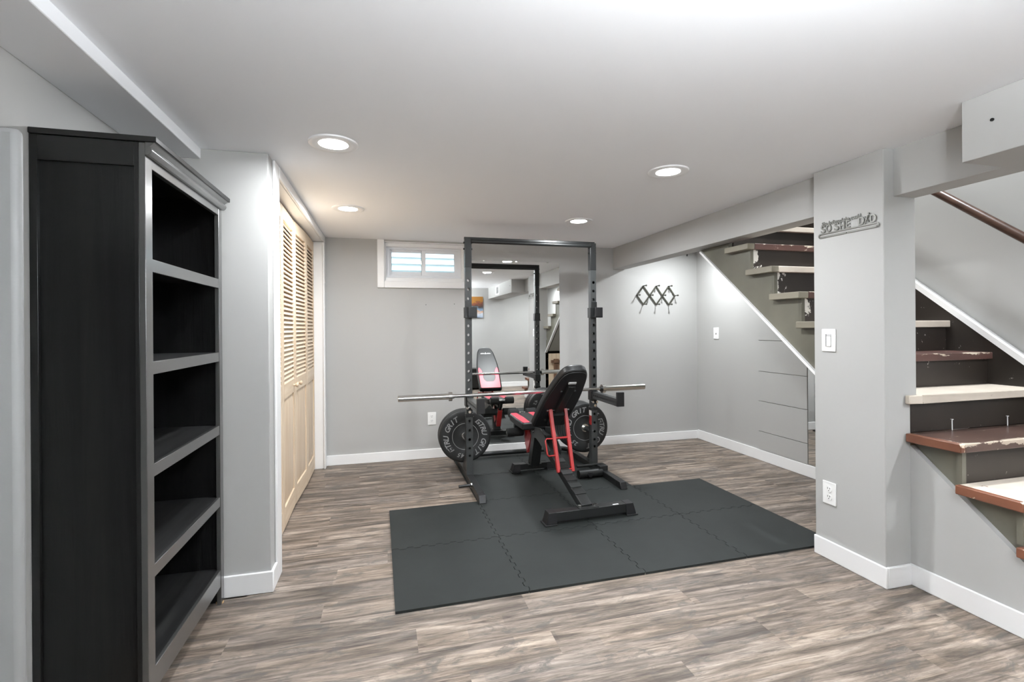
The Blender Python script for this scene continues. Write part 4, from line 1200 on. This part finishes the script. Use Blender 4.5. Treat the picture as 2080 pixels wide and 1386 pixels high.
# wall anchors, cable clip
for px_, pz in ((0.383, 1.470), (0.655, 1.478)):
    tag(MB().cyl((px_, YB, pz), (px_, YB - 0.003, pz), 0.004, 8).build('wall_anchor', 'black_metal'), 'tiny screw anchor in the back wall ' + ('below the middle of the window' if px_ < 0.5 else 'beside the rack upright nearer the window'), 'screw', 'screw anchors')
tag(MB().box(3.226, 3.246, YB - 0.016, YB, 2.045, 2.058).cyl((3.236, YB - 0.010, 2.047), (3.236, YB - 0.010, 2.020), 0.006, 8).build('ceiling_hook', 'black_metal'), 'small black hook at the top of the alcove wall', 'hook')
tag(MB().cyl((2.1085, 1.235, 1.975), (2.104, 1.235, 1.975), 0.006, 8).build('duct_screw', 'black_metal'), 'small dark screw head on the duct soffit', 'screw')

# ================================================================== BEHIND THE CAMERA (seen in the mirror)
pt_ = thing('wall_painting', 'small abstract painting in orange, brown and blue on the rear wall', 'painting', (1.76, YR + 0.015, 1.46))
B(1.53, 1.985, YR + 0.001, YR + 0.030, 1.462, 1.897).build('canvas', 'canvas', pt_)
vt = thing('vent_grille', 'white air vent grille on the side of the duct soffit', 'vent', (2.106, 0.275, 1.88))
vf = wall_fn('right', (2.108, 0.275, 1.97))
vb = MB()
for r_ in (rect(-0.165, 0.165, 0.060, 0.088), rect(-0.165, 0.165, -0.088, -0.060), rect(-0.165, -0.10, -0.060, 0.060), rect(0.10, 0.165, -0.060, 0.060)): vb.prism(r_, vf, 0, 0.006)
vb.build('frame', 'plastic', vt)
MB().prism(rect(-0.10, 0.10, -0.060, 0.060), vf, 0.0, 0.001).build('duct_opening', 'slot', vt)
for k in range(7):
    v_ = -0.048 + k * 0.016
    MB().prism(rect(-0.10, 0.10, v_ - 0.002, v_ + 0.002), vf, 0.001, 0.005).build('slat', 'plastic', vt)
cb = thing('low_cabinet', 'low black cabinet against the rear wall below the painting', 'cabinet', (1.62, -0.40, 0))
B(1.30, 1.94, YR + BT + 0.002, -0.26, 0.03, 0.40).build('body', 'black_wood', cb, bevel=0.003)
B(1.29, 1.95, YR + BT + 0.002, -0.25, 0.40, 0.42).build('top_board', 'black_lacquer', cb, bevel=0.002)
for xa in (1.31, 1.625):
    d_ = B(xa, xa + 0.305, -0.26, -0.243, 0.05, 0.39).build('door', 'black_lacquer', cb, bevel=0.002)
    MB().cyl((xa + (0.27 if xa < 1.5 else 0.035), -0.243, 0.30), (xa + (0.27 if xa < 1.5 else 0.035), -0.225, 0.30), 0.01, 12).build('knob', 'steel', d_, org=d_['_o'])
for xa in (1.33, 1.91):
    for yy in (-0.54, -0.29): MB().cyl((xa, yy, 0.0), (xa, yy, 0.03), 0.015, 10).build('foot', 'black_plastic', cb)

for o in bpy.data.objects:
    if '_o' in o: del o['_o']
